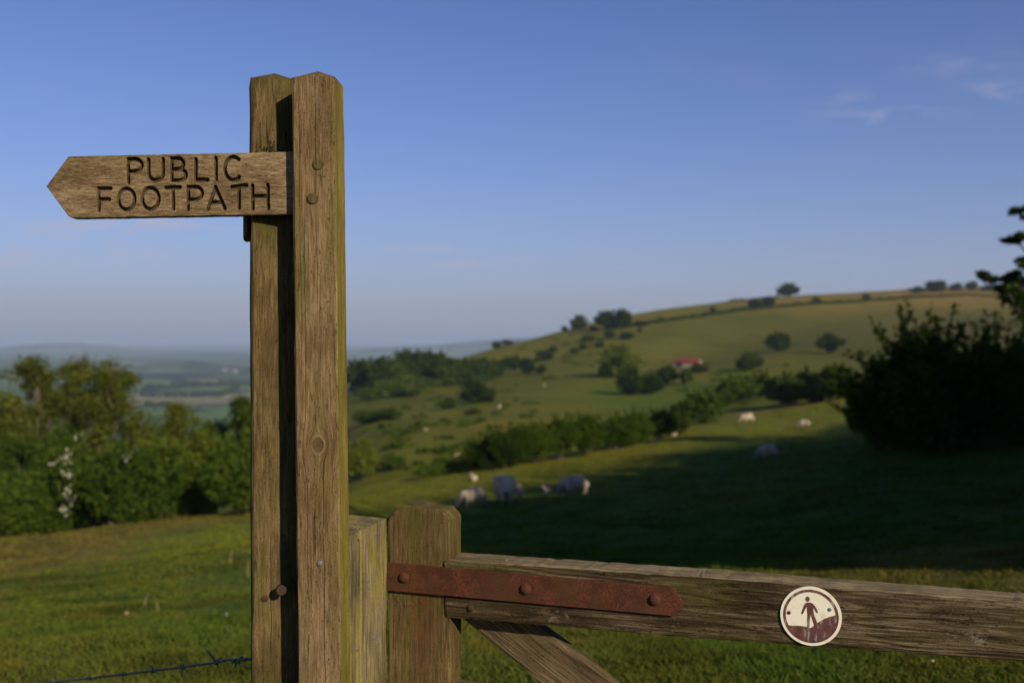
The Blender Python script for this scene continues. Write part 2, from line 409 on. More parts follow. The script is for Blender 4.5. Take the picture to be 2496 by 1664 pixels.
def build_ground():
    az = np.concatenate([np.arange(-180, -36, 4.0), np.arange(-36, 40, .25), np.arange(40, 180, 4.0)])
    rs = [0.6]
    while rs[-1] < 28000: rs.append(rs[-1]*(1.021 if rs[-1] < 1500 else 1.045))
    rs = np.array(rs); na, nr = len(az), len(rs)
    R, A = np.meshgrid(rs, np.radians(az), indexing='ij')
    x = R*np.sin(A); y = R*np.cos(A)
    z = H(x, y)
    tuss = (fbm(x/.55, y/.55, 5, 3)-.5)*.07*np.clip((R-3)/3, 0, 1)+(fbm(x/3.1, y/3.1, 8, 3)-.5)*.28*np.clip(R/12, 0, 1)
    z = z+tuss*np.clip((220-R)/100, 0, 1)
    V = np.stack([x.ravel(), y.ravel(), z.ravel()], -1)
    i = np.arange(nr-1)[:, None]; j = np.arange(na)[None]; j2 = (j+1) % na
    F = np.stack([i*na+j, i*na+j2, (i+1)*na+j2, (i+1)*na+j], -1).reshape(-1, 4)
    V = np.vstack([V, [[0, 0, 0]]]); c = len(V)-1
    # centre fan as degenerate-free quads pairs
    me = mesh_np('ground', V, F[:, ::-1], 4, True)
    bm = bmesh.new(); bm.from_mesh(me); bm.verts.ensure_lookup_table()
    for k in range(na): 
        f = bm.faces.new((bm.verts[c], bm.verts[(k+1) % na], bm.verts[k])); f.smooth = True
    bm.to_mesh(me); bm.free()
    cols = np.ones((len(V), 4), np.float32)
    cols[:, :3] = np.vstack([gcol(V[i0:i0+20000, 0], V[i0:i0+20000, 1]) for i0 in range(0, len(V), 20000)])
    rr = np.hypot(V[:, 0], V[:, 1])
    th = np.degrees(np.arctan2(V[:, 0], V[:, 1]))
    cols[:, 3] = np.clip((rr-900)/300, 0, 1)*np.where((th > 7) & (rr < 3500), 0, 1)
    at = me.color_attributes.new('land', 'FLOAT_COLOR', 'POINT'); at.data.foreach_set('color', cols.ravel())
    N = NT('pasture'); a = N.node('ShaderNodeVertexColor'); a.layer_name = 'land'
    pos = N.geo().outputs['Position']
    big = N.noise(N.map(pos, scale=(.05, .05, .02)), 1, 4, .6)
    midn = N.noise(N.map(pos, scale=(.55, .55, .3)), 1, 5, .65)
    finen = N.noise(N.map(pos, scale=(7, 7, 4)), 1, 5, .7)
    c = N.mix(N.rng(big, .35, .65, 0., .45), a.outputs[0], N.mix(1., a.outputs[0], (1.25, .95, .95), 'MULTIPLY'))
    hillp = N.noise(N.map(pos, scale=(.035, .022, .05), loc=(3, 1, 0)), 1, 6, .68)
    c = N.mix(N.rng(hillp, .48, .40, 0., .45), c, N.mix(1., c, (.55, .72, .6), 'MULTIPLY'))
    c = N.mix(N.rng(hillp, .56, .68, 0., .5), c, N.mix(1., c, (1.35, 1.12, .9), 'MULTIPLY'))
    tracks = N.noise(N.map(pos, scale=(.02, .02, 1.1)), 1, 4, .6)     # sheep tracks along the contours
    c = N.mix(N.rng(tracks, .46, .38, 0., .5), c, N.mix(1., c, (.62, .70, .65), 'MULTIPLY'))
    c = N.mix(N.rng(tracks, .60, .68, 0., .4), c, N.mix(1., c, (1.4, 1.15, 1.05), 'MULTIPLY'))
    c = N.mix(N.rng(midn, .42, .7, 0., .6), c, N.mix(1., c, (.55, .72, .6), 'MULTIPLY'))
    c = N.mix(N.rng(finen, .5, .72, 0., .55), c, N.mix(1., c, (1.5, 1.25, 1.3), 'MULTIPLY'))
    c = N.mix(N.rng(finen, .5, .3, 0., .6), c, N.mix(1., c, (.5, .55, .5), 'MULTIPLY'))
    # the fields of the vale: one colour for each field, dark hedges between
    pv = N.map(pos, scale=(1/330., 1/520., 0.), rot=(0, 0, .5))
    pv2 = N.mix(.06, pv, N.node('ShaderNodeTexNoise').outputs[1])
    vo = N.node('ShaderNodeTexVoronoi'); vo.inputs['Scale'].default_value = 1; N.put(vo.inputs['Vector'], pv)
    ve = N.node('ShaderNodeTexVoronoi', feature='DISTANCE_TO_EDGE'); ve.inputs['Scale'].default_value = 1; N.put(ve.inputs['Vector'], pv)
    cs = N.node('ShaderNodeSeparateColor'); N.put(cs.inputs[0], vo.outputs['Color'])
    fc = N.ramp(cs.outputs[0], [(0., (.05, .09, .025)), (.3, (.075, .13, .03)), (.5, (.13, .19, .05)), (.7, (.17, .19, .07)), (.85, (.26, .23, .11)), (1., (.10, .16, .04))])
    wood_m = N.rng(N.noise(N.map(pos, scale=(1/900., 1/1500., 0)), 1, 4, .6), .54, .60)
    fc = N.mix(N.m('MULTIPLY', wood_m, .85), fc, (.022, .04, .016))
    fc = N.mix(N.rng(ve.outputs['Distance'], .075, .04), fc, (.014, .028, .012))
    dots = N.rng(N.noise(N.map(pos, scale=(1/70., 1/120., 0)), 1, 4, .7), .53, .60)
    fc = N.mix(N.m('MULTIPLY', dots, .8), fc, (.016, .03, .013))
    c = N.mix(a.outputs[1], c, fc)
    h = N.m('ADD', N.m('MULTIPLY', midn, .6), N.m('MULTIPLY', finen, .35))
    mat = N.done(c, .95, N.bump(h, .7, .12), spec=.05)
    o = link('ground', me, mat); tag(o, kind='structure'); return o
ground = build_ground()

# ------------------------------------------------------------------ haze in the air
def haze():
    bm = bmesh.new(); bmesh.ops.create_cube(bm, size=1)
    zlo, zhi = -121., 92.
    for v in bm.verts: v.co = Vector((v.co.x*60000, v.co.y*60000, zlo if v.co.z < 0 else zhi))
    me = to_mesh(bm, 'haze'); m = bpy.data.materials.new('haze'); m.use_nodes = True; n = m.node_tree.nodes
    n.remove(n['Principled BSDF']); pv = n.new('ShaderNodeVolumePrincipled'); pv.inputs['Density'].default_value = HAZE_D
    pv.inputs['Color'].default_value = (.55, .69, .92, 1); pv.inputs['Anisotropy'].default_value = 0.0
    m.node_tree.links.new(pv.outputs[0], n['Material Output'].inputs['Volume'])
    o = link('haze', me, m); tag(o, kind='stuff', label='pale blue morning haze over the vale', cat='haze'); return o
HAZE_D = 0.00011
haze()

# ------------------------------------------------------------------ foliage
def leaf_mat(name, c0, c1, c2, trans=.35):
    N = NT(name); g = N.geo(); oi = N.node('ShaderNodeObjectInfo')
    r = N.m('ADD', N.m('MULTIPLY', g.outputs['Random Per Island'], .75), N.m('MULTIPLY', oi.outputs['Random'], .25))
    col = N.ramp(r, [(0., c0), (.5, c1), (1., c2)])
    hs = N.noise(N.map(N.obj(), scale=(2.4, 2.4, 2.4)), 1, 3, .6)
    col = N.mix(N.rng(hs, .35, .7, 0, .5), col, N.mix(1., col, (1.25, 1.05, .8), 'MULTIPLY'))
    d = N.node('ShaderNodeBsdfDiffuse'); N.put(d.inputs[0], col)
    t = N.node('ShaderNodeBsdfTranslucent'); N.put(t.inputs[0], N.mix(1., col, (1.15, 1.2, .6), 'MULTIPLY'))
    mx = N.node('ShaderNodeMixShader'); mx.inputs[0].default_value = trans
    N.L(d.outputs[0], mx.inputs[1]); N.L(t.outputs[0], mx.inputs[2]); N.L(mx.outputs[0], N.out.inputs[0])
    N.n.remove(N.bsdf); return N.mat
LM = {
 'hedge': leaf_mat('hawthorn_leaves', (.024, .056, .008), (.060, .105, .014), (.135, .17, .028)),
 'yellow': leaf_mat('young_leaves', (.040, .072, .010), (.105, .145, .018), (.21, .235, .035)),
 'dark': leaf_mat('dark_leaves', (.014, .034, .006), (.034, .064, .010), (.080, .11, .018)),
 'mid': leaf_mat('scrub_leaves', (.024, .050, .007), (.058, .095, .012), (.12, .15, .022)),
 'olive': leaf_mat('ash_leaves', (.044, .062, .009), (.10, .122, .016), (.18, .19, .030)),
}
def bark():
    N = NT('bark'); g = N.obj(); a = N.noise(N.map(g, scale=(9, 9, 2)), 1, 5, .65)
    c = N.ramp(a, [(.3, (.05, .042, .032)), (.5, (.13, .105, .078)), (.72, (.24, .20, .15))])
    return N.done(c, .95, N.bump(a, .6, .05), spec=.05)
BARK = bark()

def leaf_quads(c, size, up_bias=.35, elong=1.6):
    n = len(c)
    d = rng.normal(size=(n, 3)); d[:, 2] += up_bias; d /= np.linalg.norm(d, axis=1)[:, None]
    a = rng.normal(size=(n, 3)); a -= (a*d).sum(1)[:, None]*d; a /= np.linalg.norm(a, axis=1)[:, None]
    b = np.cross(d, a)
    s = np.asarray(size)[:, None] if np.ndim(size) else size
    s = s*rng.uniform(.6, 1.3, (n, 1))
    A = a*s*elong/2; B = b*s/2
    V = np.stack([c-A, c+B*.9+A*.1, c+A, c-B*.9+A*.1], 1).reshape(-1, 3)
    F = np.arange(n*4).reshape(-1, 4)
    return V, F
def lobe_points(n, lobes, ls, inner=.15):
    """points spread over the shells of the given lobes"""
    k = rng.integers(0, len(lobes), n)
    wts = np.array(ls)**2; k = rng.choice(len(lobes), n, p=wts/wts.sum())
    d = rng.normal(size=(n, 3)); d /= np.linalg.norm(d, axis=1)[:, None]
    rad = np.where(rng.random(n) < inner, rng.random(n), rng.uniform(.78, 1.08, n))
    return lobes[k]+d*(ls[k]*rad)[:, None]
def bush_mesh(name, n, leaf, nl=26, seed=0, shoots=10, low=.05, core=.33, sl=.62, sn=60):
    """unit bush: 1 wide, 1 high, standing on z=0"""
    r0 = np.random.default_rng(seed)
    d = r0.normal(size=(nl, 3)); d[:, 2] = np.abs(d[:, 2])*1.0-.15; d /= np.linalg.norm(d, axis=1)[:, None]
    R = r0.uniform(.45, .78, nl)
    L = d*R[:, None]*np.array([.5, .5, .62]); L[:, 2] = L[:, 2]+.36
    ls = r0.uniform(.10, .22, nl)
    L = np.vstack([L, [[0, 0, .42]], [[0.08, 0, .3]]]); ls = np.append(ls, [core, core-.01])
    P = lobe_points(n, L, ls)
    # ragged shoots
    for k in range(shoots):
        dd = r0.normal(size=3); dd[2] = abs(dd[2])+.3; dd /= np.linalg.norm(dd)
        t = rng.uniform(.3, sl*r0.uniform(.8, 1.12), sn)[:, None]
        P = np.vstack([P, np.array([0, 0, .36])+dd*t*np.array([1, 1, 1.1])+rng.normal(size=(sn, 3))*.014])
    P = P[P[:, 2] > low*rng.random(len(P))]
    V, F = leaf_quads(P, leaf)
    V[:, 2] = np.maximum(V[:, 2], .0)
    hi = V[:, 2].max(); V[:, 2] /= hi
    V[:, :2] /= np.percentile(np.abs(V[:, :2]), 99.3)*2
    return mesh_np(name, V, F, 4)
def trunk_mesh(name, h=.3, r=.035, stems=1, seed=0):
    r0 = random.Random(seed); bm = bmesh.new()
    for s in range(stems):
        a = r0.uniform(0, 6.28); o = .0 if stems == 1 else .06
        p = Vector((math.cos(a)*o, math.sin(a)*o, -.05)); pts = [p.copy()]; rad = [r*1.3]
        for k in range(5):
            p = p+Vector((r0.uniform(-.03, .03)+math.cos(a)*.02*(stems > 1), r0.uniform(-.03, .03)+math.sin(a)*.02*(stems > 1), (h+.05)/5)); pts.append(p.copy()); rad.append(r*(1-.1*k))
        tube_into(bm, pts, rad, 7)
    return to_mesh(bm, name, True)
print('protos')
FAR_BUSH = [bush_mesh('foliage', 4600, .058, 10+2*s, s, 6+3*s, core=.20+.012*s, sl=.6+.02*(s%4)) for s in range(1, 10)]
NEAR_BUSH = [bush_mesh('foliage', 16000, .027, 22, 20+s, 40, core=.23, sl=.68) for s in range(4)]
THORN = [bush_mesh('foliage', 15000, .026, 30, 50+s, 60, core=.30, sl=.66, sn=70) for s in range(2)]
for m in FAR_BUSH+NEAR_BUSH+THORN: m.materials.append(LM['mid'])
TRUNK = [trunk_mesh('stem', .45, .022, 1, 3), trunk_mesh('stem', .4, .014, 4, 5)]
for m in TRUNK: m.materials.append(BARK)

def open_tree(seed, height, spread, leafsize, nleaf, depth=5, crown_from=.35, lean=(0, 0), mat='olive', first=.2):
    """a branching tree: returns (wood mesh, leaf mesh), real size"""
    r0 = random.Random(seed); bm = bmesh.new(); tips = []
    def grow(p, d, ln, r, lev):
        pts = [p.copy()]; rad = [r]; seg = 4
        for k in range(seg):
            d = (d+Vector((r0.gauss(0, .13), r0.gauss(0, .13), r0.gauss(.03, .07)))).normalized()
            p = p+d*ln/seg; pts.append(p.copy()); rad.append(r*(1-.35*(k+1)/seg))
            if lev >= depth-2: tips.append((p.copy(), ln*.34))
        tube_into(bm, pts, rad, 7 if lev < 2 else 4, cap=lev < 2)
        if lev >= depth: tips.append((p.copy(), ln*.4)); return
        nb = 3 if lev < 3 else r0.choice((2, 3))
        base = r0.uniform(0, 6.28)
        for b in range(nb):
            t = base+b*6.283/nb+r0.uniform(-.5, .5)
            side = d.orthogonal().normalized(); side = Matrix.Rotation(t, 3, d)@side
            an = r0.uniform(.32, .8)*spread
            nd = (d*math.cos(an)+side*math.sin(an)).normalized()
            grow(p, nd, ln*r0.uniform(.62, .86), r*.62, lev+1)
    grow(Vector((0, 0, -.4)), Vector((lean[0], lean[1], 1)).normalized(), height*first+.4, height*.021, 0)
    tp = np.array([t[0] for t in tips]); ts = np.array([t[1] for t in tips])
    k = rng.integers(0, len(tp), nleaf)
    P = tp[k]+rng.normal(size=(nleaf, 3))*np.clip(ts[k], .12, .9)[:, None]*.55
    V, F = leaf_quads(P, leafsize)
    top = V[:, 2].max(); f = height/top
    me = mesh_np('foliage', V*f, F, 4); me.materials.append(LM[mat])
    wm = to_mesh(bm, 'trunk', True); wm.transform(Matrix.Scale(f, 4)); wm.materials.append(BARK)
    return wm, me

def plant(name, proto, px, py, wpx, hpx, label, cat='bush', group=None, mat='mid', stem=0, yscale=1.0, rot=None, ymin=3., sink=.03, loc=None):
    p = hit(px, py, ymin) if loc is None else Vector((loc[0], loc[1], Hs(loc[0], loc[1])))
    k = p.y/PF; wd, ht = wpx*k, hpx*k
    if loc is not None: wd, ht = wpx, hpx
    rz = random.uniform(0, 6.28) if rot is None else rot
    e = empty(name, p-Vector((0, 0, ht*sink)), (0, 0, rz)); tag(e, label, cat, group)
    f = link('foliage', proto, None, e); f.scale = (wd, wd*yscale, ht*(1+sink))
    if mat != 'mid':
        f.material_slots[0].link = 'OBJECT'; f.material_slots[0].material = LM[mat]
    t = link('stem', TRUNK[stem], None, e); t.scale = (wd, wd, ht)
    return e
fb = lambda: random.choice(FAR_BUSH)
nb = lambda: random.choice(NEAR_BUSH)

# --- skyline and hillside trees and bushes: (px, base py, width, height, leaf colour, name, label)
FAR = [
 (1330,757,38,32,'mid','tree','round-headed tree on the left shoulder of the skyline, sky showing through it'),
 (1395,757,52,44,'dark','tree','left and larger of the two dark joined trees on the hill skyline'),
 (1432,754,38,44,'dark','tree','right-hand one of the two dark joined trees on the hill skyline'),
 (1365,760,20,12,'mid','bush','low bush in the gap between the skyline trees'),
 (1297,762,16,13,'dark','bush','tiny bush at the left foot of the skyline trees'),
 (1811,680,46,31,'dark','tree','lone dark tree standing by itself on top of the hill'),
 (2106,673,34,15,'dark','bush','low dark bush, leftmost of the scrub on the right skyline'),
 (2152,670,46,26,'dark','tree','tallest dark tree in the scrub on the right skyline'),
 (2196,668,34,17,'mid','bush','rounded bush right of the tallest skyline scrub tree'),
 (2232,667,26,22,'mid','tree','thin pale tree near the right end of the skyline scrub'),
 (2268,668,30,14,'dark','bush','last low bush of the skyline scrub beside the framing tree'),
 (1472,749,34,12,'dark','bush','flat dark bush at the left end of the upper field boundary'),
 (1516,741,18,14,'dark','bush','small upright bush on the rising field boundary'),
 (1637,722,17,18,'dark','bush','small round bush alone on the boundary left of the hilltop tree'),
 (1687,716,17,10,'mid','bush','very small bush on the boundary below the wall end'),
 (1738,706,36,17,'dark','bush','left part of the bush pair on the boundary under the hilltop tree'),
 (1766,704,30,24,'dark','bush','right, taller part of the bush pair under the hilltop tree'),
 (1875,697,20,17,'dark','bush','small dark bush on the boundary right of the hilltop tree'),
 (1990,692,18,16,'dark','bush','small bush further right along the upper boundary'),
 (1788,806,56,44,'dark','bush','round dark bush out in the open hill field, left of a similar one'),
 (1908,812,62,46,'dark','bush','round dark bush in the hill field just left of the big shaded thorn'),
 (1722,852,54,44,'mid','bush','leafy bush casting a long shadow right of the red-roofed barn'),
 (1424,866,100,72,'yellow','tree','pale green spreading tree left of the red-roofed barn'),
 (1392,868,36,30,'dark','bush','dark bush at the left foot of the pale green spreading tree'),
 (1450,908,62,62,'dark','bush','dark bush with a long shadow below the pale green tree'),
 (1495,904,60,44,'dark','bush','lower dark bush to the right of the one with the long shadow'),
 (1530,884,56,42,'dark','bush','dark clump below the left end of the barn'),
 (1573,884,40,36,'mid','bush','lighter clump directly below the barn'),
 (1606,857,40,24,'mid','bush','small bush at the right end of the barn'),
 (1690,926,92,66,'hedge','bush','broad bush in the lower scrub, first above the lit grass bank'),
 (1748,912,68,62,'mid','bush','bush behind the broad one in the lower scrub'),
 (1805,930,84,74,'hedge','bush','middle bush of the scrub left of the big shaded thorn'),
 (1862,926,84,80,'mid','bush','tall bush of the scrub second from the big shaded thorn'),
 (1925,918,90,84,'mid','bush','bush of the scrub touching the big shaded thorn'),
 (1622,972,96,76,'hedge','bush','bush closing the upper end of the hedgerow bank'),
 (1572,968,60,48,'mid','bush','small bush behind the upper end of the hedgerow bank'),
 (1097,926,64,46,'dark','bush','dark bush alone in the valley field below the wood'),
 (1030,938,30,24,'mid','bush','small bush left of the lone dark valley bush'),
 (1085,952,44,16,'mid','bush','low bramble patch below the lone dark valley bush'),
 (903,1080,52,42,'hedge','bush','small pointed green bush in the hollow right of the signpost'),
 (835,1100,80,88,'yellow','bush','yellow-green bush in the hollow touching the signpost edge'),
 (845,972,60,30,'mid','bush','left of two low bushes in the valley beside the signpost'),
 (893,964,62,30,'mid','bush','right of two low bushes in the valley beside the signpost'),
 (1180,852,34,38,'dark','bush','left of three dark bushes in a row right of the wood'),
 (1212,858,34,36,'dark','bush','middle of three dark bushes in a row right of the wood'),
 (1243,860,26,22,'dark','bush','right of three dark bushes in a row right of the wood'),
 (1252,828,44,24,'dark','bush','wide dark bush on the slope above the row of three'),
 (1270,810,22,18,'dark','bush','small dark bush uppermost on the slope above the row of three'),
 (1237,832,20,16,'mid','bush','small bush at the left of the wide dark slope bush'),
 (1318,812,22,14,'mid','bush','small bush on the open slope under the skyline trees'),
 (1338,805,20,16,'dark','bush','dark dot of a bush on the open slope under the skyline trees'),
 (1350,784,30,18,'mid','bush','bush just below the skyline trees on the left'),
 (1400,777,26,17,'dark','bush','dark bush directly below the joined skyline trees'),
 (1440,778,32,16,'mid','bush','olive bush below and right of the joined skyline trees'),
 (1470,764,12,12,'dark','bush','tiny bush on the slope right of the skyline trees'),
 (1378,798,20,16,'mid','bush','small bush halfway down the slope below the skyline trees'),
 (1165,846,26,30,'dark','bush','dark bush against the right end of the wood'),
 (1140,800,24,16,'dark','bush','bush on the descending skyline left of the hill'),
 (1166,792,26,14,'dark','bush','second bush on the descending skyline above the wood'),
 (830,898,84,74,'dark','tree','tree at the left end of the wood, touching the signpost edge'),
 (872,893,84,70,'dark','tree','second tree from the left end of the wood'),
 (905,890,60,60,'mid','tree','lower lighter tree in the left half of the wood'),
 (942,880,82,76,'dark','tree','tallest domed tree in the left half of the wood'),
 (990,878,74,72,'dark','tree','second domed tree in the middle of the wood'),
 (1030,886,74,66,'mid','tree','broad mid green tree right of the domed ones in the wood'),
 (1072,884,72,62,'mid','tree','tree in the right half of the wood'),
 (1112,876,62,56,'mid','tree','smaller tree second from the right end of the wood'),
 (1138,868,44,42,'dark','tree','last small tree at the right end of the wood'),
 (850,918,60,30,'hedge','bush','pale scrub bush along the foot of the wood at its left end'),
 (925,912,72,26,'hedge','bush','wide pale scrub bush along the foot of the wood'),
]
for (px, py, wd, ht, mat, kind, label) in FAR:
    g = None
    plant('tree' if kind == 'tree' else 'bush', FAR_BUSH[5+len(label) % 4] if kind == 'tree' else fb(), px, py, wd*1.12, ht*1.1, label, kind, g, mat, 0 if kind == 'tree' else 1, yscale=random.uniform(.75, 1.1), ymin=66 if py > 1060 else 80)

# hedgerow of thorn bushes on the crest of the near slope
HR = [(1112,1082,96,84,'dark','leftmost dark thorn bush at the lower end of the hedgerow'),
      (1168,1078,98,100,'dark','second thorn bush from the lower end of the hedgerow'),
      (1228,1066,92,92,'mid','third thorn bush of the hedgerow, rather loose'),
      (1284,1056,96,100,'mid','fourth thorn bush of the hedgerow, tall and leafy'),
      (1345,1046,92,98,'mid','fifth and tall thorn bush in the middle of the hedgerow'),
      (1408,1034,96,84,'hedge','sixth thorn bush of the hedgerow, past the middle'),
      (1462,1024,96,88,'hedge','seventh thorn bush, broad, in the upper half of the hedgerow'),
      (1516,1010,78,70,'dark','eighth thorn bush, dark, near the upper end of the hedgerow'),
      (1560,1000,60,52,'mid','ninth and last small thorn bush at the upper end of the hedgerow')]
for (px, py, wd, ht, mat, label) in HR:
    p = hit(px, py-2, 50)
    plant('thorn_bush', nb(), px, py-2, wd*1.08, ht*1.12, label, 'thorn bush', 'thorn bushes of the hedgerow', mat, 1, ymin=50, yscale=.9)

# big hedge below the left field
LH = [(-10,1252,230,176,'hedge',0,'lowest bright hawthorn bush at the bottom left corner of the hedge'),
      (90,1246,200,160,'hedge',1,'hawthorn bush second from the left, white blossom down its right side'),
      (195,1232,200,236,'hedge',2,'hawthorn bush with white blossom tufts left of the hedge middle'),
      (285,1220,200,225,'hedge',3,'hawthorn bush in the hedge middle with a few blossom tufts'),
      (372,1204,180,200,'hedge',0,'dense hawthorn bush right of the hedge middle'),
      (455,1190,190,205,'yellow',2,'yellow-green hawthorn bush showing bare stems near the signpost'),
      (545,1178,180,200,'hedge',3,'hawthorn bush of the left hedge half hidden by the signpost'),
      (640,1166,180,190,'hedge',1,'hawthorn bush of the left hedge behind the two posts'),
      (335,1190,210,205,'yellow',0,'yellow-topped bush rising behind the hedge middle'),
      (440,1172,190,185,'yellow',3,'yellow-topped bush rising behind the right part of the hedge')]
HB = []
for i, (px, py, wd, ht, mat, k, label) in enumerate(LH):
    Yd = 34.5+(i % 3)*.6 if i < 8 else 38.5
    X = (px-1176)/PF*Yd
    z = Hs(X, Yd); topz = EYE-((py-ht)-784)/PF*Yd
    e = plant('hawthorn', NEAR_BUSH[k], 0, 0, wd*1.15*Yd/PF, (topz-z)*1.04, label, 'hawthorn', None, mat, 1, loc=(X, Yd), yscale=.8)
    HB.append((X, Yd, z, wd*Yd/PF, topz-z, e))
# blossom on three of them
def blossom():
    N = NT('blossom'); m = N.done((.46, .46, .34), .9); return m
BLO = blossom()
for (px, py, n, sx, sy, idx) in [(150,1050,10,14,14,1),(158,1090,12,12,16,1),(160,1140,18,16,22,1),(148,1170,8,10,10,1),(295,1085,10,18,20,2),(175,1000,4,10,8,2),(290,1050,8,16,8,3),(135,1060,6,20,8,1)]:
    X, Yd, z, wd_, ht_, e = HB[idx]
    P = []
    for k in range(int(n*2.4)):
        a = px+random.gauss(0, sx*.6); b = py+random.gauss(0, sy*.6); yy = Yd-wd_*.36+random.uniform(-.15, .15)
        if random.random() < .85: P.append(((a-1176)/PF*yy, yy, EYE-(b-784)/PF*yy))
    V, F = leaf_quads(np.array(P), .085, elong=1.1)
    o = link('blossom', mesh_np('blossom', V, F, 4), BLO); o.parent = e; o.matrix_parent_inverse = (Matrix.Translation(e.location)@e.rotation_euler.to_matrix().to_4x4()).inverted()
    o['kind'] = 'stuff'

# tall loose trees behind the hedge
def clump_tree(seed, h, wd, clumps=16, leaf=.13, per=620, frm=.38, mat='olive', flat=.75, given=None, rsc=1., trunk_r=.012):
    """trunk, limbs that reach each clump, and leaf clumps with gaps between them; real size, base at the origin"""
    r0 = random.Random(seed); bm = bmesh.new(); C = []
    if given is None:
        for k in range(clumps):
            z = h*(frm+(.95-frm)*((k+.5)/clumps)**.9); e = math.sin(math.pi*min(1, (z/h-frm+.12)/(1.08-frm)))**.6
            a = k*2.4+r0.uniform(-.4, .4); rr = wd*.5*e*r0.uniform(.25, .86)
            C.append((math.cos(a)*rr, math.sin(a)*rr, z, wd*r0.uniform(.12, .20)*rsc))
    else: C = given
    lx, ly = r0.uniform(-.05, .05), r0.uniform(-.05, .05)
    axis = lambda z: Vector((lx*z+math.sin(z*.6+seed)*.05*wd, ly*z+math.cos(z*.5)*.04*wd, z))
    zt_ = h*.8; n = 9
    tube_into(bm, [axis(-.5+(zt_+.5)*i/n) for i in range(n+1)], [h*trunk_r*(1-.8*i/n)+.01 for i in range(n+1)], 7)
    P = []
    for (x, y, z, r) in C:
        c = Vector((x, y, z)); s0 = axis(max(.15*h, min(zt_, z-(Vector((x, y, 0)).length*1.0+.06*h)))); m1 = s0.lerp(c, .5)+Vector((0, 0, -.02*h))+Vector((r0.gauss(0, .02), r0.gauss(0, .02), 0))*wd
        tube_into(bm, [s0, m1, c], [h*.008, h*.006, h*.003], 5)
        for q in range(5):
            d = Vector((r0.gauss(0, 1), r0.gauss(0, 1), r0.gauss(.2, .8))).normalized()*r*.9; tube_into(bm, [c, c+d], [h*.0028, h*.001], 3)
        sub = np.array([[r0.gauss(0, .5)*r, r0.gauss(0, .5)*r, r0.gauss(0, .5)*r*flat] for _ in range(5)])
        k = rng.integers(0, 5, per)
        P.append(np.array([x, y, z])+sub[k]+rng.normal(size=(per, 3))*r*.34*np.array([1, 1, flat]))
    V, F = leaf_quads(np.vstack(P), leaf)
    me = mesh_np('foliage', V, F, 4); me.materials.append(LM[mat])
    wm = to_mesh(bm, 'trunk', True); wm.materials.append(BARK); return wm, me
OT = [(-30, 55, 905, 3, 170, 27, 'olive', 'tall ash-like tree cut by the left picture edge'),
      (78, 60, 806, 5, 140, 27, 'olive', 'tall open tree with bare limbs, left of the three behind the hedge'),
      (168, 66, 804, 8, 120, 27, 'olive', 'tall open tree, middle of the three behind the hedge'),
      (255, 58, 815, 13, 150, 27, 'olive', 'tall open tree with pale forked trunk, nearest the vale view'),
      (130, 56, 985, 21, 210, 16, 'mid', 'low dense tree filling the gap under the tall open trees'),
      (20, 50, 1000, 22, 170, 14, 'mid', 'low tree above the bottom left hawthorn'),
      (330, 60, 965, 23, 130, 14, 'mid', 'low tree at the right foot of the tall open ones'),
      (405, 62, 912, 15, 105, 16, 'olive', 'shorter tree behind the hedge, right of the tall ones'),
      (478, 66, 955, 16, 100, 14, 'mid', 'small rounded tree behind the hedge left of the signpost'),
      (560, 64, 900, 18, 80, 16, 'hedge', 'tree behind the hedge touching the left side of the signpost')]
for (px, Yd, top, seed, wpx_, nc, mt, label) in OT:
    X = (px-1176)/PF*Yd; z = Hs(X, Yd); ht = EYE-(top-784)/PF*Yd-z
    tall = top < 850
    wm, lm = clump_tree(seed, ht, wpx_*(1.5 if tall else 1.2)*Yd/PF, nc,   .125, 620 if tall else 850, .30 if tall else .3, mt, rsc=1.0 if tall else 1.3)
    e = empty('tree', (X, Yd, z)); tag(e, label, 'tree')
    link('crown', lm, None, e); link('trunk', wm, None, e)

# big thorns in the shade on the right
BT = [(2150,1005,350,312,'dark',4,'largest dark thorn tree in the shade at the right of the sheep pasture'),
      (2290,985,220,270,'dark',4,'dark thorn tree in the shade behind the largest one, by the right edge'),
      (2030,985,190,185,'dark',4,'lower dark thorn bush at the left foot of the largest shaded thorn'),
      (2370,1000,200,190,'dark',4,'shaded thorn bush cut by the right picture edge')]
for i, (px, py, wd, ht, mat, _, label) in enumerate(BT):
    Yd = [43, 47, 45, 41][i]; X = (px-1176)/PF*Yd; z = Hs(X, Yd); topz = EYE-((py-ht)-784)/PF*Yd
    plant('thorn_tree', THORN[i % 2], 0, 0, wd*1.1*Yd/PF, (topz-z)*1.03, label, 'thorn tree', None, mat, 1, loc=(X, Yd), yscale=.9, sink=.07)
# tree whose boughs reach in at the right edge
Yd = 48; X = (2425-1176)/PF*Yd; z = Hs(X, Yd); kk = Yd/PF
G = [(2346,486,20),(2330,545,13),(2352,545,16),(2292,627,15),(2318,632,15),(2335,612,18),(2352,640,24),(2300,660,13),(2325,668,22),(2350,690,30),(2378,600,20),(2385,520,18),(2400,650,40),
     (2395,480,16),(2440,560,50),(2460,470,50),(2470,640,60),(2470,400,55),(2500,520,60),(2380,720,46),(2430,700,60),(2490,720,60),(2470,340,40)]
G = [((a-2425)*kk, random.uniform(-1.2, 1.2)*(abs(a-2425)*kk)*.5, EYE-(b-784)*kk-z, r*kk*1.0) for a, b, r in G]
wm, lm = clump_tree(31, EYE+(784-380)*kk-z, 6, given=G, leaf=.17, per=420, mat='dark', flat=.5)
e = empty('tree', (X, Yd, z)); tag(e, 'tall dark tree at the right picture edge, boughs reaching in over the skyline', 'tree')
link('crown', lm, None, e); link('trunk', wm, None, e)

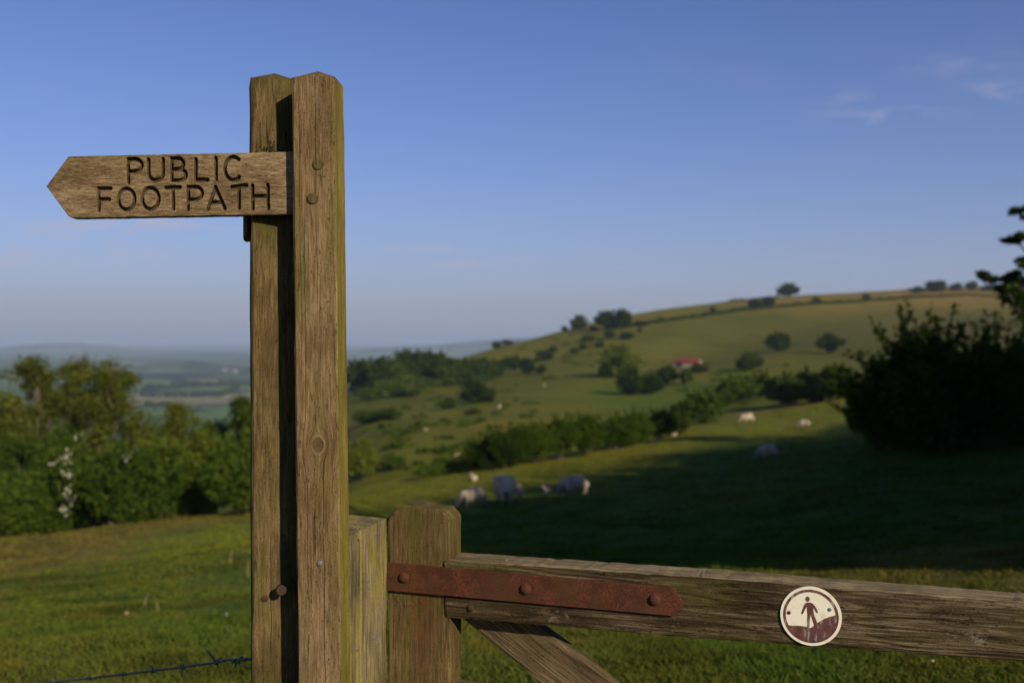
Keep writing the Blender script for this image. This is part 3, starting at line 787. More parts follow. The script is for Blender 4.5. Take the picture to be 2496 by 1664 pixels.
# the belt of trees up the slope to the right, outside the picture, whose shade lies on the pasture
SH = Vector((math.sin(_a), -math.cos(_a), 0)); TEL = math.tan(_e)
TIPS = [hit(*q) for q in [(862,1228),(800,1190),(790,1172),(861,1155),(965,1143),(1122,1128),(1201,1108),(1319,1079),(1530,1047),(1687,1022),(1849,1000),(1955,968)]]
TIPS += [Vector(W(1990,800,43)),Vector(W(2060,730,43)),Vector(W(2150,690,43)),Vector(W(2260,690,45)),Vector(W(2352,690,46)),Vector(W(2450,760,46))]
_q = [(p.x*-SH.y+p.y*SH.x, p) for p in TIPS]; _q.sort(key=lambda t: t[0])
def _tip(q):
    for (a, pa), (b, pb) in zip(_q, _q[1:]):
        if a <= q <= b: return pa.lerp(pb, (q-a)/(b-a+1e-6))
q_ = _q[0][0]; i = 0
while q_ < _q[-1][0]:
    P_ = _tip(q_); t_ = max(6, (.66*P_.y-P_.x)/(SH.x-.66*SH.y))+4.+(i % 3)*1.5
    b_ = P_+SH*t_; z_ = Hs(b_.x, b_.y); h_ = P_.z+TEL*t_-z_
    if h_ > 1.2:
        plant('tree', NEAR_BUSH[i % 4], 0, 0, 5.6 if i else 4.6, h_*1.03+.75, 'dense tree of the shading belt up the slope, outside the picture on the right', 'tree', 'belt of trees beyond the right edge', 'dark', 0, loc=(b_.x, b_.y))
        print('belt', round(q_,1), [round(v, 1) for v in b_], round(h_, 1))
    q_ += 2.7; i += 1

# low scrub and bramble line along the left half of the crest, upper boundary hedge
def hedge_line(name, pts, wd, ht, leaf, dens, mat, label, cat, wsp=.5):
    P = []
    L = []
    for (a, b) in zip(pts, pts[1:]):
        d = (Vector(b)-Vector(a)).length; n = int(d*dens)
        t = np.sort(rng.random(n)); q = np.array(a)[None]*(1-t[:, None])+np.array(b)[None]*t[:, None]
        hh = ht*(.35+1.0*fbm(q[:, 0]/ht/1.7, q[:, 1]/ht/1.7, 21, 3))
        q = q+rng.normal(size=q.shape)*wd*wsp*np.array([1, 1, 0])
        q[:, 2] = H(q[:, 0], q[:, 1])+hh*rng.random(n)**.7
        P.append(q)
    V, F = leaf_quads(np.vstack(P), leaf)
    o = link(name, mesh_np(name, V, F, 4), LM[mat]); tag(o, label, cat, kind='stuff'); return o
ub = [tuple(hit(px, py, 250)) for px, py in [(1440,752),(1470,748),(1530,740),(1620,727),(1700,714),(1800,706),(1900,699),(2000,692),(2100,685),(2220,680),(2352,684)]]
hedge_line('hedge', ub, 1.2, 2.2, .9, 14, 'dark', 'low dark boundary hedge crossing the upper hill below the skyline', 'hedge')
ub2 = [tuple(hit(px, py, 250)) for px, py in [(1675,693),(1720,690),(1790,684)]]
hedge_line('hedge', ub2, 1.0, 1.8, .8, 10, 'dark', 'short dark hedge on the skyline left of the hilltop tree', 'hedge')
lb = [tuple(hit(px, py, 40)) for px, py in [(970,1105),(1010,1092),(1060,1080),(1100,1080)]]
hedge_line('bramble_patch', lb, .5, 1.0, .14, 120, 'mid', 'rough brown-green brambles running down from the hedgerow foot', 'brambles')
lb = [tuple(hit(px, py, 250)) for px, py in [(810,905),(900,898),(1000,890),(1140,872)]]
hedge_line('scrub', lb, 4, 4, .7, 20, 'hedge', 'pale scrub along the foot of the wood', 'scrub')
lb = [tuple(hit(px, py, 30)) for px, py in [(-10,1244),(150,1228),(300,1209),(440,1187),(567,1166)]]

def scrub_patches():
    P = []; r0 = random.Random(5)
    zones = [((820, 1230, 885, 1000), 70), ((1130, 1420, 765, 880), 45), ((1420, 1950, 830, 930), 40), ((820, 1100, 1000, 1110), 30)]
    for (x0, x1, y0, y1), n in zones:
        for k in range(n):
            p = hit(r0.uniform(x0, x1), r0.uniform(y0, y1), 80); r = r0.uniform(.3, 1.)*max(.8, p.y/260)
            m = int(30*r+20); d = rng.normal(size=(m, 3)); d /= np.linalg.norm(d, axis=1)[:, None]; d[:, 2] = np.abs(d[:, 2])*.6
            st = r0.uniform(1, 2.6); P.append(np.array(p)+d*r*np.array([st, 1, 1]))
    V, F = leaf_quads(np.vstack(P), .55); o = link('scrub', mesh_np('scrub', V, F, 4), LM['mid']); tag(o, 'low tufts of bramble and rush scattered over the far slopes', 'scrub', kind='stuff')
scrub_patches()
# far hedges and tree lines of the vale
def vale_row(pts, name, label, step, size):
    P = []
    for (a, b) in zip(pts, pts[1:]):
        a = hit(*a, 700); b = hit(*b, 700); n = max(2, int((b-a).length/step))
        for k in range(n):
            q = a.lerp(b, (k+random.random()*.6)/n); r = size*random.uniform(.5, 1.25)
            c = np.array([q.x, q.y, Hs(q.x, q.y)+r*.55]); d = rng.normal(size=(70, 3)); d /= np.linalg.norm(d, axis=1)[:, None]
            P.append(c+d*r*rng.uniform(.6, 1, (70, 1))*np.array([1.1, 1.1, .7]))
    V, F = leaf_quads(np.vstack(P), size*.5)
    V[:, 2] = np.maximum(V[:, 2], H(V[:, 0], V[:, 1]))
    o = link(name, mesh_np(name, V, F, 4), LM['dark']); tag(o, label, 'tree line', kind='stuff')
vale_row([(330,896),(420,890),(500,888),(590,880)], 'tree_line', 'dark line of trees across the vale, nearest of three', 11, 10)
vale_row([(330,912),(420,912),(500,912)], 'tree_line', 'dark hedge line between two pale fields in the vale', 12, 7)
vale_row([(330,932),(400,934)], 'tree_line', 'short hedge line low in the vale behind the hedge trees', 12, 7)
vale_row([(500,912),(545,893)], 'tree_line', 'hedge climbing between the vale fields left of the signpost', 12, 7)
print('veg done')

# ------------------------------------------------------------------ red-roofed barn on the hill
def barn():
    p = hit(1580, 842, 250); k = p.y/PF
    e = empty('barn', p, (0, 0, math.radians(-28))); tag(e, 'long low field barn with rusty red roof and pale stone wall', 'barn')
    L_, Wd, hw, hr = 66*k*.88, 5.0, 1.5, 3.1
    Nw = NT('barn_wall'); c = Nw.ramp(Nw.noise(Nw.obj(), 3, 4, .6), [(.3, (.26, .20, .14)), (.7, (.42, .33, .24))]); mw = Nw.done(c, .95)
    Nr = NT('barn_roof'); c = Nr.ramp(Nr.noise(Nr.map(Nr.obj(), scale=(1, 1, 1)), 1.2, 4, .6), [(.3, (.12, .035, .022)), (.7, (.22, .065, .042))]); mr = Nr.done(c, .9)
    Nd = NT('barn_dark'); md = Nd.done((.03, .025, .02), .9)
    bm = bmesh.new()
    vs = [bm.verts.new(v) for v in [(-L_/2, -Wd/2, -1.5), (L_/2, -Wd/2, -1.5), (L_/2, Wd/2, -1.5), (-L_/2, Wd/2, -1.5), (-L_/2, -Wd/2, hw), (L_/2, -Wd/2, hw), (L_/2, Wd/2, hw), (-L_/2, Wd/2, hw), (-L_/2, 0, hr-.1), (L_/2, 0, hr-.1)]]
    for f in [(0, 1, 5, 4), (1, 2, 6, 9, 5), (2, 3, 7, 6), (3, 0, 4, 8, 7), (4, 5, 9, 8), (8, 9, 6, 7)]: bm.faces.new([vs[i] for i in f])
    link('wall', to_mesh(bm, 'wall'), mw, e)
    bm = bmesh.new(); o_ = .35
    for s in (-1, 1):
        a = [(-L_/2-o_, s*(Wd/2+o_), hw-.12), (L_/2+o_, s*(Wd/2+o_), hw-.12), (L_/2+o_, 0, hr), (-L_/2-o_, 0, hr)]
        lo = [bm.verts.new(v) for v in a]; hi = [bm.verts.new((v[0], v[1], v[2]+.14)) for v in a]
        bm.faces.new(lo); bm.faces.new(hi)
        for i in range(4): bm.faces.new((lo[i], lo[(i+1) % 4], hi[(i+1) % 4], hi[i]))
    link('roof', to_mesh(bm, 'roof'), mr, e)
    bm = bmesh.new(); bmesh.ops.create_cube(bm, size=1)
    for v in bm.verts: v.co = Vector((-L_*.28+v.co.x*2.6, -Wd/2+v.co.y*.12, .95+v.co.z*1.9))
    link('door', to_mesh(bm, 'door'), md, e)
barn()
def cottage(px, py, sz, label):
    p = hit(px, py, 900); e = empty('cottage', p, (0, 0, random.uniform(-.6, .6))); tag(e, label, 'house')
    bm = bmesh.new(); bmesh.ops.create_cube(bm, size=1)
    for v in bm.verts: v.co = Vector((v.co.x*sz*1.8, v.co.y*sz, v.co.z*sz*.9+sz*.35))
    N = NT('render_wall'); link('wall', to_mesh(bm, 'wall'), N.done((.26, .23, .19), .9), e)
    bm = bmesh.new(); L_, Wd, z0, z1 = sz*1.95, sz*1.15, sz*.8, sz*1.3
    vs = [bm.verts.new(v) for v in [(-L_/2, -Wd/2, z0), (L_/2, -Wd/2, z0), (L_/2, Wd/2, z0), (-L_/2, Wd/2, z0), (-L_/2, 0, z1), (L_/2, 0, z1)]]
    for f in [(0, 1, 5, 4), (3, 4, 5, 2), (0, 4, 3), (1, 2, 5), (0, 3, 2, 1)]: bm.faces.new([vs[i] for i in f])
    N = NT('tile_roof'); link('roof', to_mesh(bm, 'roof'), N.done((.20, .13, .10), .9), e)
cottage(517, 853, 9, 'tiny pale house far out in the vale, left of two near the signpost')
cottage(538, 856, 11, 'tiny pale house far out in the vale, right of two near the signpost')

# ------------------------------------------------------------------ sheep
def wool():
    N = NT('wool'); g = N.obj(); a = N.noise(g, 26, 5, .7); b = N.noise(g, 5, 3, .6)
    c = N.ramp(b, [(.3, (.36, .29, .20)), (.6, (.50, .42, .30)), (.8, (.58, .50, .38))])
    c = N.mix(N.rng(a, .5, .35, 0, .5), c, (.35, .29, .22))
    return N.done(c, .98, N.bump(a, 1., .03), spec=.02)
WOOL = wool()
FACE = NT('sheep_face').done((.24, .20, .16), .9)
HOOF = NT('sheep_leg').done((.20, .165, .13), .9)
def skin(name, verts, edges, radii, root=0, sub=2):
    me = bpy.data.meshes.new(name); me.from_pydata(verts, edges, [])
    o = bpy.data.objects.new(name, me); COL.objects.link(o)
    m = o.modifiers.new('skin', 'SKIN'); s = o.modifiers.new('sub', 'SUBSURF'); s.levels = sub; s.render_levels = sub
    for i, r in enumerate(radii):
        sv = me.skin_vertices[0].data[i]; sv.radius = r if isinstance(r, tuple) else (r, r); sv.use_root = (i == root)
    dg = bpy.context.evaluated_depsgraph_get(); ev = o.evaluated_get(dg)
    out = bpy.data.meshes.new_from_object(ev, depsgraph=dg)
    bpy.data.objects.remove(o); bpy.data.meshes.remove(me)
    for p in out.polygons: p.use_smooth = True
    return out
def sheep_mesh(pose):
    # faces +x, about 1.15 m long, 0.78 m at the back
    if pose == 'grazing': nk = [(.50, 0, .60), (.66, 0, .42), (.74, 0, .24), (.80, 0, .10)]
    elif pose == 'standing': nk = [(.50, 0, .70), (.62, 0, .82), (.70, 0, .90), (.84, 0, .84)]
    else: nk = [(.48, 0, .50), (.60, 0, .62), (.68, 0, .70), (.82, 0, .64)]
    dz = 0 if pose != 'lying' else -.27
    V = [(0, 0, .56+dz), (-.22, 0, .57+dz), (-.42, 0, .54+dz), (.20, 0, .55+dz), (.40, 0, .56+dz)]+nk+[(-.53, 0, .46+dz)]
    E = [(0, 1), (1, 2), (0, 3), (3, 4), (4, 5), (5, 6), (6, 7), (7, 8), (2, 9)]
    R = [(.27, .27), (.27, .28), (.22, .23), (.26, .26), (.21, .22), (.14, .15), (.105, .12), (.092, .10), (.055, .06), (.05, .05)]
    for (bx, s) in ((-.36, 1), (-.36, -1), (.34, 1), (.34, -1)):
        b = 2 if bx < 0 else 4; i = len(V)
        if pose == 'lying':
            V += [(bx, s*.14, .16), (bx+.12, s*.18, .06)]; E += [(b, i), (i, i+1)]; R += [.08, .05]
        else:
            kx = bx-.05 if bx < 0 else bx+.02
            V += [(bx+.01, s*.13, .34), (kx, s*.12, .19), (bx+.01, s*.12, .015)]; E += [(b, i), (i, i+1), (i+1, i+2)]; R += [.085, .042, .032]
    me = skin('body', V, E, R, 0)
    co = np.array([v.co[:] for v in me.vertices]); nr = np.array([v.normal[:] for v in me.vertices])
    wl = (co[:, 2] > .30+dz) & (co[:, 0] < .62)
    d = (fbm(co[:, 0]*14+3, co[:, 2]*14+co[:, 1]*9, 2, 2)-.4)*.05
    co = co+nr*(d*wl)[:, None]
    me.vertices.foreach_set('co', co.astype(np.float32).ravel())
    me.materials.append(WOOL); me.materials.append(FACE); me.materials.append(HOOF)
    for p in me.polygons:
        c = p.center
        if c.x > .635 and pose != 'x': p.material_index = 1
        elif c.z < .25+(dz if dz else 0) and c.x < .6: p.material_index = 2
    # ears
    e = Vector(nk[2]); ears = []
    for s in (-1, 1):
        bm = bmesh.new()
        a = e+Vector((0.0, s*.06, .05)); tube_into(bm, [a, a+Vector((-.02, s*.06, .01)), a+Vector((-.04, s*.12, -.02))], [.018, .026, .006], 6); ears.append(to_mesh(bm, 'ear', True))
    return me, ears
SM = {p: sheep_mesh(p) for p in ('grazing', 'standing', 'lying')}
for k in SM:
    for q in SM[k][1]: q.materials.append(FACE)
SHEEP = [ # px, base py, pose, heading (deg: 0 faces right, 180 left, 90 away), length px in photo, label
 (1090,1166,'grazing',200,60,1.0,'shaded sheep grazing, leftmost of the flock near the gate, head down to the left'),
 (1158,1158,'grazing',100,46,1.0,'shaded sheep seen from behind, second from the left near the gate'),
 (1182,1146,'grazing',150,40,.95,'shaded sheep mostly hidden behind the one seen from behind'),
 (1322,1140,'grazing',195,64,1.0,'largest shaded sheep, grazing alone above the gate rail'),
 (1260,1132,'lying',160,18,.42,'small lamb lying in the shade left of the largest sheep'),
 (1088,1106,'lying',110,13,.75,'sunlit pale sheep lying just above the shadow edge'),
 (1048,1050,'lying',30,12,.9,'small pale sheep in the valley left of the hedgerow'),
 (978,989,'lying',160,9,.9,'tiny pale sheep far down in the valley field'),
 (1718,973,'grazing',200,32,1.0,'sunlit sheep grazing on the bank below the scrub'),
 (1848,984,'grazing',160,26,.85,'smaller sunlit sheep on the bank nearest the big thorn'),
 (1766,1056,'grazing',190,48,1.0,'shaded sheep alone in the upper part of the dark pasture'),
 (1548,1001,'lying',20,14,.8,'pale sheep lying half hidden at the top end of the hedgerow'),
 (1250,886,'lying',20,6,1.,'very distant pale sheep below the row of three bushes'),
 (1147,938,'lying',70,6,1.,'very distant pale sheep right of the lone valley bush'),
]
for (px, py, pose, hd, lp, s, label) in SHEEP:
    p = hit(px, py, 25)
    want = lp*p.y/PF/(1.15*max(.45, abs(math.cos(math.radians(hd)))))
    s = min(max(want, .4), 1.35) if True else s
    e = empty('sheep', p, (0, 0, math.radians(hd))); tag(e, label, 'sheep' if 'lamb' not in label else 'lamb', 'sheep on the pasture'); e.scale = (s, s, s)
    if 'lamb' in label: e.name = 'lamb'
    link('body', SM[pose][0], None, e); [link('ear', q, None, e) for q in SM[pose][1]]
    print('sheep', px, 'Y=%.1f' % p.y, 'scale %.2f' % want)

# ------------------------------------------------------------------ foreground timber
D0 = 2.07
def P3(sx, sy, Y): return Vector(((sx-1248)/FP*Y, Y, EYE-(sy-832)/FP*Y))
LICHEN_FACE = wood('post_algae_side', (.12, .095, .025), (.235, .185, .045), (.34, .28, .085), (.15, .15, .02), .8, seed=3.3, ring_amt=.15)
W_FRONT = wood('post_wood', (.085, .055, .028), (.18, .122, .062), (.29, .215, .125), (.10, .095, .022), .55, seed=1.0,
               knots=[(.002, 1.385, .0125)], cracks=[(.004, 1.66, 2.3, .0007), (-.021, 1.0, 1.9, .0006), (.012, .6, 1.38, .0008), (-.03, 1.5, 2.1, .0005)], ring_amt=.10, fz=2.2, bump=.9)
W_BACK = wood('back_post_wood', (.05, .036, .017), (.115, .083, .037), (.20, .15, .075), (.075, .078, .014), 1.0, seed=5.0, ring_amt=.12, fz=2.2, cracks=[(-.014, .9, 1.2, .0009)])
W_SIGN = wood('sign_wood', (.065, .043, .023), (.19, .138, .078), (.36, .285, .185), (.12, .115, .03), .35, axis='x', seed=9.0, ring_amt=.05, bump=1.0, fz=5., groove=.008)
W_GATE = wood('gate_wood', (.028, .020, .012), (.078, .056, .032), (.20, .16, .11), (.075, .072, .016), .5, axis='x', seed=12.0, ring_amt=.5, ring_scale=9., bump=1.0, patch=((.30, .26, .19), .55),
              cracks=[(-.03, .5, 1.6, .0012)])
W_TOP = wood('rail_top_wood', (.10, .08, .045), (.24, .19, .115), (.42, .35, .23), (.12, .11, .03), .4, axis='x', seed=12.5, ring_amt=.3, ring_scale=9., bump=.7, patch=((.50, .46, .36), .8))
W_STILE = wood('stile_wood', (.05, .036, .018), (.11, .076, .035), (.20, .145, .072), (.10, .095, .018), 1.0, seed=15.0, ring_amt=.12, fz=1.6, streak=((.20, .165, .085), .4), stain=(.075, .125, .72, .93))
W_GPOST = wood('gate_post_wood', (.08, .065, .038), (.20, .165, .095), (.36, .31, .20), (.30, .27, .035), 1.0, seed=18.0, ring_amt=.35, streak=((.34, .30, .05), .7))
W_BRACE = wood('brace_wood', (.05, .038, .022), (.12, .09, .052), (.23, .18, .11), (.10, .10, .02), .3, axis='x', seed=22.0, ring_amt=.3)
def rust(name, c0, c1, c2, sc_=260):
    N = NT(name); g = N.obj(); a = N.noise(g, sc_, 4, .7); b = N.noise(N.map(g, scale=(1, 1, 1)), 22, 3, .6)
    c = N.ramp(a, [(.36, c0), (.5, c1), (.66, c2)]); c = N.mix(N.rng(b, .4, .62, 0, .65), c, c0); b2 = N.noise(g, 9, 4, .65); c = N.mix(N.rng(b2, .45, .62, 0, .6), c, (c1[0]*.8, c1[1]*1.25, c1[2]*1.1))
    return N.done(c, .8, N.bump(a, .5, .0008), spec=.25)
RUST = rust('painted_rust', (.040, .014, .007), (.092, .027, .012), (.145, .050, .022))
IRON = rust('old_iron', (.025, .014, .010), (.06, .026, .016), (.10, .045, .028), 400)
GALV = NT('galvanised').done((.13, .14, .16), .65, spec=.4, metal=.2)
PEG = wood('peg_wood', (.05, .042, .02), (.13, .108, .05), (.2, .17, .09), (.09, .09, .02), .6, seed=2.0, ring_amt=.2)

def post_mesh(name, wb, wt, dp, z0, z1, cap, seed, side_right=None, bev=.004):
    """square post with a shallow pyramid top, edges worn; local x across, y depth (front at -dp/2)"""
    bm = bmesh.new(); nz = 46; rings = []
    for i in range(nz+1):
        t = i/nz; z = z0+(z1-z0)*t; wdt = wb+(wt-wb)*t
        x0, y0 = wdt/2, dp/2; q = []
        for (cx, cy) in ((-x0, -y0), (x0, -y0), (x0, y0), (-x0, y0)):
            sx, sy = (1 if cx > 0 else -1), (1 if cy > 0 else -1)
            a = (cx-sx*bev, cy); b = (cx, cy-sy*bev)
            q += [a, b] if sx == sy else [b, a]
        # order around
        q = [(-x0, -y0+bev), (-x0+bev, -y0), (x0-bev, -y0), (x0, -y0+bev), (x0, y0-bev), (x0-bev, y0), (-x0+bev, y0), (-x0, y0-bev)]
        r0 = random.Random(seed*1000+i)
        rings.append([bm.verts.new((x+r0.gauss(0, .00055), y+r0.gauss(0, .0004), z)) for (x, y) in q])
    for a, b in zip(rings, rings[1:]):
        for k in range(8):
            f = bm.faces.new((a[k], a[(k+1) % 8], b[(k+1) % 8], b[k]))
            if side_right is not None and k in (3,): f.material_index = 1
    ap = bm.verts.new((0, 0, z1+cap))
    for k in range(8): bm.faces.new((rings[-1][k], rings[-1][(k+1) % 8], ap))
    bm.faces.new(rings[0][::-1])
    return to_mesh(bm, name)

wpx = 107.0; w0 = wpx/FP*D0          # 91 mm
# front post
zt = EYE-(187-832)/FP*D0
xb = ((727.8+835)/2-1248)/FP*D0; xt = ((711.8+817.5)/2-1248)/FP*D0
zb = EYE-(1664-832)/FP*D0
lean = math.atan2(xb-xt, zt-zb)
xg = xb+(xb-xt)/(zt-zb)*(zb-0)       # at the ground
sp = empty('footpath_signpost', (xg, D0+w0/2, 0), (0, 0, 0))
tag(sp, 'square wooden footpath signpost holding the carved pointed sign board', 'signpost')
Rl = Matrix.Rotation(-lean, 4, 'Y')
fp = link('post', post_mesh('post', .0925, .0905, w0, -.45, zt, .024, 1, True), [W_FRONT, LICHEN_FACE], sp); fp.rotation_euler = (0, -lean, math.radians(-3))
def peg(parent, sx, sy, Y, r, h, mat, name='peg', dome=False):
    bm = bmesh.new(); c = P3(sx, sy, Y)
    c = c-parent.location
    if dome: dome_into(bm, (0, 0, 0), r, h)
    else:
        tube_into(bm, [(0, .004, 0), (0, -h*.7, 0), (0, -h, 0)], [r, r, r*.86], 16)
    o = link(name, to_mesh(bm, name, dome), mat, parent); o.location = c; return o
peg(sp, 775.6, 399.8, D0, .0118, .0022, PEG); peg(sp, 762.4, 483.4, D0, .0112, .003, PEG)
peg(sp, 779.5, 1372.5, D0, .0066, .003, GALV, 'nail', True)

# sign board with carved letters ------------------------------------------------
K = 2.104/FP/2.868      # metres per pixel of the enlarged view
YS = 2.104
def arc(cx, cy, rx, ry, a0, a1, n=18):
    return [(cx+rx*math.cos(math.radians(a0+(a1-a0)*i/n)), cy+ry*math.sin(math.radians(a0+(a1-a0)*i/n))) for i in range(n+1)]
STROKES = [
 [(664,712),(665,874)], [(664,712),(712,710)]+arc(712,753,48,43,-90,90)+[(665,797)],
 [(806,714),(808,812)]+arc(858,812,49,46,180,0)+[(908,712)],
 [(968,706),(969,858)], [(968,706),(1012,705)]+arc(1012,743,38,38,-90,90)+[(969,781)], [(1012,781),(1024,781)]+arc(1024,820,44,39,-90,90)+[(969,859)],
 [(1137,712),(1137,854),(1220,855)],
 [(1277,706),(1279,850)],
 arc(1400,776,60,80,-52,-180,20)+arc(1400,776,60,80,180,48,20),
 [(457,920),(458,1068)], [(457,917),(541,915)], [(458,992),(532,991)],
 arc(652,990,57,73,0,360,40), arc(820,986,58,74,0,360,40),
 [(926,911),(1026,906)], [(977,910),(979,1058)],
 [(1083,907),(1083,1060)], [(1083,905),(1135,904)]+arc(1135,948,46,44,-90,90)+[(1084,993)],
 [(1274,906),(1220,1058)], [(1274,906),(1340,1056)], [(1245,1014),(1322,1012)],
 [(1388,907),(1492,892)], [(1438,903),(1439,1052)],
 [(1533,896),(1535,1056)], [(1640,892),(1643,1056)], [(1534,971),(1642,967)],
]
def seg_dist(px, py):
    best = np.full(px.shape, 1e9)
    for st in STROKES:
        for (ax, ay), (bx, by) in zip(st, st[1:]):
            dx, dy = bx-ax, by-ay; l2 = dx*dx+dy*dy+1e-9
            t = np.clip(((px-ax)*dx+(py-ay)*dy)/l2, 0, 1)
            best = np.minimum(best, np.hypot(px-ax-t*dx, py-ay-t*dy))
    return best
def sign_board():
    nx, nz = 640, 170
    xs = np.linspace(92, 1862, nx)
    top = np.interp(xs, [92, 245, 262, 1862], [900, 694, 690, 658])
    bot = np.interp(xs, [92, 98, 246, 272, 1862], [900, 908, 1108, 1124, 1096])
    bot = np.maximum(bot, top+3); top = top+1.4*(fbm(xs/40, xs*0, 4)-.5)*3; bot = bot+1.4*(fbm(xs/35, xs*0+3, 6)-.5)*3
    t = np.linspace(0, 1, nz)
    Xp = np.repeat(xs[:, None], nz, 1); Zp = top[:, None]*(1-t)+bot[:, None]*t
    d = seg_dist(Xp, Zp)
    hw = 14.5+1.6*(fbm(Xp/30, Zp/30, 9)-.5)
    q = np.clip(d/hw, 0, 1.0)
    dep = .0095*np.clip(1-q**4, 0, 1)**.6
    dep = dep+(.00055*(fbm(Xp/26, Zp/4.5, 12, 3)-.5)+.0005*(fbm(Xp/90, Zp/14, 14, 2)-.5))
    eg = np.minimum(np.minimum(Zp-top[:, None], bot[:, None]-Zp), (Xp-92))
    dep = dep+.0016*np.clip(1-eg/7, 0, 1)**2
    x = (Xp-1000)*K; z = -(Zp-900)*K
    V1 = np.stack([x, dep, z], -1).reshape(-1, 3)
    idx = np.arange(nx*nz).reshape(nx, nz)
    F = np.stack([idx[:-1, :-1], idx[:-1, 1:], idx[1:, 1:], idx[1:, :-1]], -1).reshape(-1, 4)
    loop = np.concatenate([idx[:, 0], idx[-1, 1:], idx[-2::-1, -1], idx[0, -2:0:-1]])
    V2 = V1[loop].copy(); V2[:, 1] = .0245; b = len(V1)
    m = len(loop); a = np.arange(m); a2 = (a+1) % m
    F2 = np.stack([loop[a], loop[a2], b+a2, b+a], -1)
    me = mesh_np('sign_board', np.vstack([V1, V2]), np.vstack([F, F2]), 4)
    bm = bmesh.new(); bm.from_mesh(me); bm.verts.ensure_lookup_table()
    bm.faces.new([bm.verts[b+i] for i in range(m)])
    bmesh.ops.recalc_face_normals(bm, faces=bm.faces); bm.to_mesh(me); bm.free()
    o = link('sign_board', me, W_SIGN, sp)
    o.location = P3(80+1000/2.868, 140+900/2.868, YS)-sp.location
    o['label'] = 'pointed oak board carved PUBLIC FOOTPATH'
sign_board()

# back post --------------------------------------------------------------------
yaw = math.radians(-17)     # turned to face a little left
YB = D0+.63*w0
dirx = Vector((math.cos(-yaw), math.sin(-yaw), 0))     # along the face to the right, going deeper
nrm = Vector((-dirx.y, dirx.x, 0))
lt = P3(611, 189, YB); lb_ = P3(615.5, 1664, YB)
zt2 = lt.z
xg2 = lb_.x+(lb_.x-lt.x)/(lt.z-lb_.z)*lb_.z
wB = w0*1.16
ctr = Vector((xg2, YB, 0))+dirx*(wB/2)+nrm*(w0/2)
bp = empty('wooden_post', ctr, (0, 0, -yaw)); tag(bp, 'older brown-green post set just behind and left of the signpost', 'post')
lean2 = math.atan2(lb_.x-lt.x, lt.z-lb_.z)
q = link('post', post_mesh('post', wB, wB*.985, w0, -.45, zt2, .024, 2), W_BACK, bp); q.rotation_euler = (0, -lean2, 0)
def on_back(sx, sy, out=0.):
    """local point on the front face of the back post seen at photo pixel"""
    Rinv = Matrix.Rotation(yaw, 3, 'Z')
    o = Vector((0, 0, EYE)); d = P3(sx, sy, 1.)-o
    n = -nrm; c0 = ctr-nrm*(w0/2)
    t = (c0-o).dot(n)/d.dot(n); p = o+d*t
    return Rinv@(p-ctr)+Vector((0, -out, 0))
bm = bmesh.new(); tube_into(bm, [(0, .02, 0), (0, -.028, 0), (0, -.030, 0)], [.0062, .0062, .0062], 10); 
tube_into(bm, [(0, -.029, 0), (0, -.035, 0), (0, -.037, 0)], [.0108, .0112, .009], 14)
o = link('bolt', to_mesh(bm, 'bolt'), IRON, bp); o.location = on_back(560+415/3.38, 1200+775/3.38)
bm = bmesh.new(); dome_into(bm, (0, 0, 0), .0078, .0035)
o = link('screw', to_mesh(bm, 'screw', True), IRON, bp); o.location = on_back(560+287/3.38, 1200+873/3.38)
# the second, plain finger that leaves the back post away from the viewer
bm = bmesh.new(); RY = Matrix.Rotation(yaw, 3, 'Z')
vs = []
for (sx_, Y_) in [(602, YB+.03), (592.5, YB+.05), (594, YB+.13), (600, YB+.17), (614, YB+.16), (614, YB+.045)]:
    col_ = []
    for sy_ in (140+1252/2.868, 140+960/2.868):
        p = P3(sx_, sy_, YB+.05); p = Vector(((sx_-1248)/FP*Y_, Y_, p.z)); col_.append(bm.verts.new(RY@(p-ctr)))
    vs.append(col_)
for i in range(6):
    a, b = vs[i], vs[(i+1) % 6]; bm.faces.new((a[0], b[0], b[1], a[1]))
bm.faces.new([v[0] for v in vs][::-1]); bm.faces.new([v[1] for v in vs])
link('finger_board', to_mesh(bm, 'finger_board'), W_BACK, bp)
# dry sprig of moss caught on the sign by the back post
def moss():
    P = []
    c = P3(80+1655/2.868, 140+655/2.868, 2.112)
    bm = bmesh.new()
    for k in range(16):
        p = c+Vector((random.gauss(0, .008), random.uniform(-.002, .012), -.001)); d = Vector((random.gauss(0, .35), random.gauss(0, .3), 1)).normalized()
        ln = random.uniform(.008, .028); tube_into(bm, [p, p+d*ln*.5+Vector((random.gauss(0, .002), 0, 0)), p+d*ln], [.0009, .0007, .0003], 4)
        if k % 2 == 0: bmesh.ops.create_icosphere(bm, subdivisions=1, radius=.0024, matrix=Matrix.Translation(p+d*ln))
    N = NT('moss'); m = N.done((.03, .032, .012), 1.)
    o = link('moss_tuft', to_mesh(bm, 'moss_tuft'), m); tag(o, 'small dark sprig of moss on top of the sign board by the post', 'moss', kind='stuff')
moss()

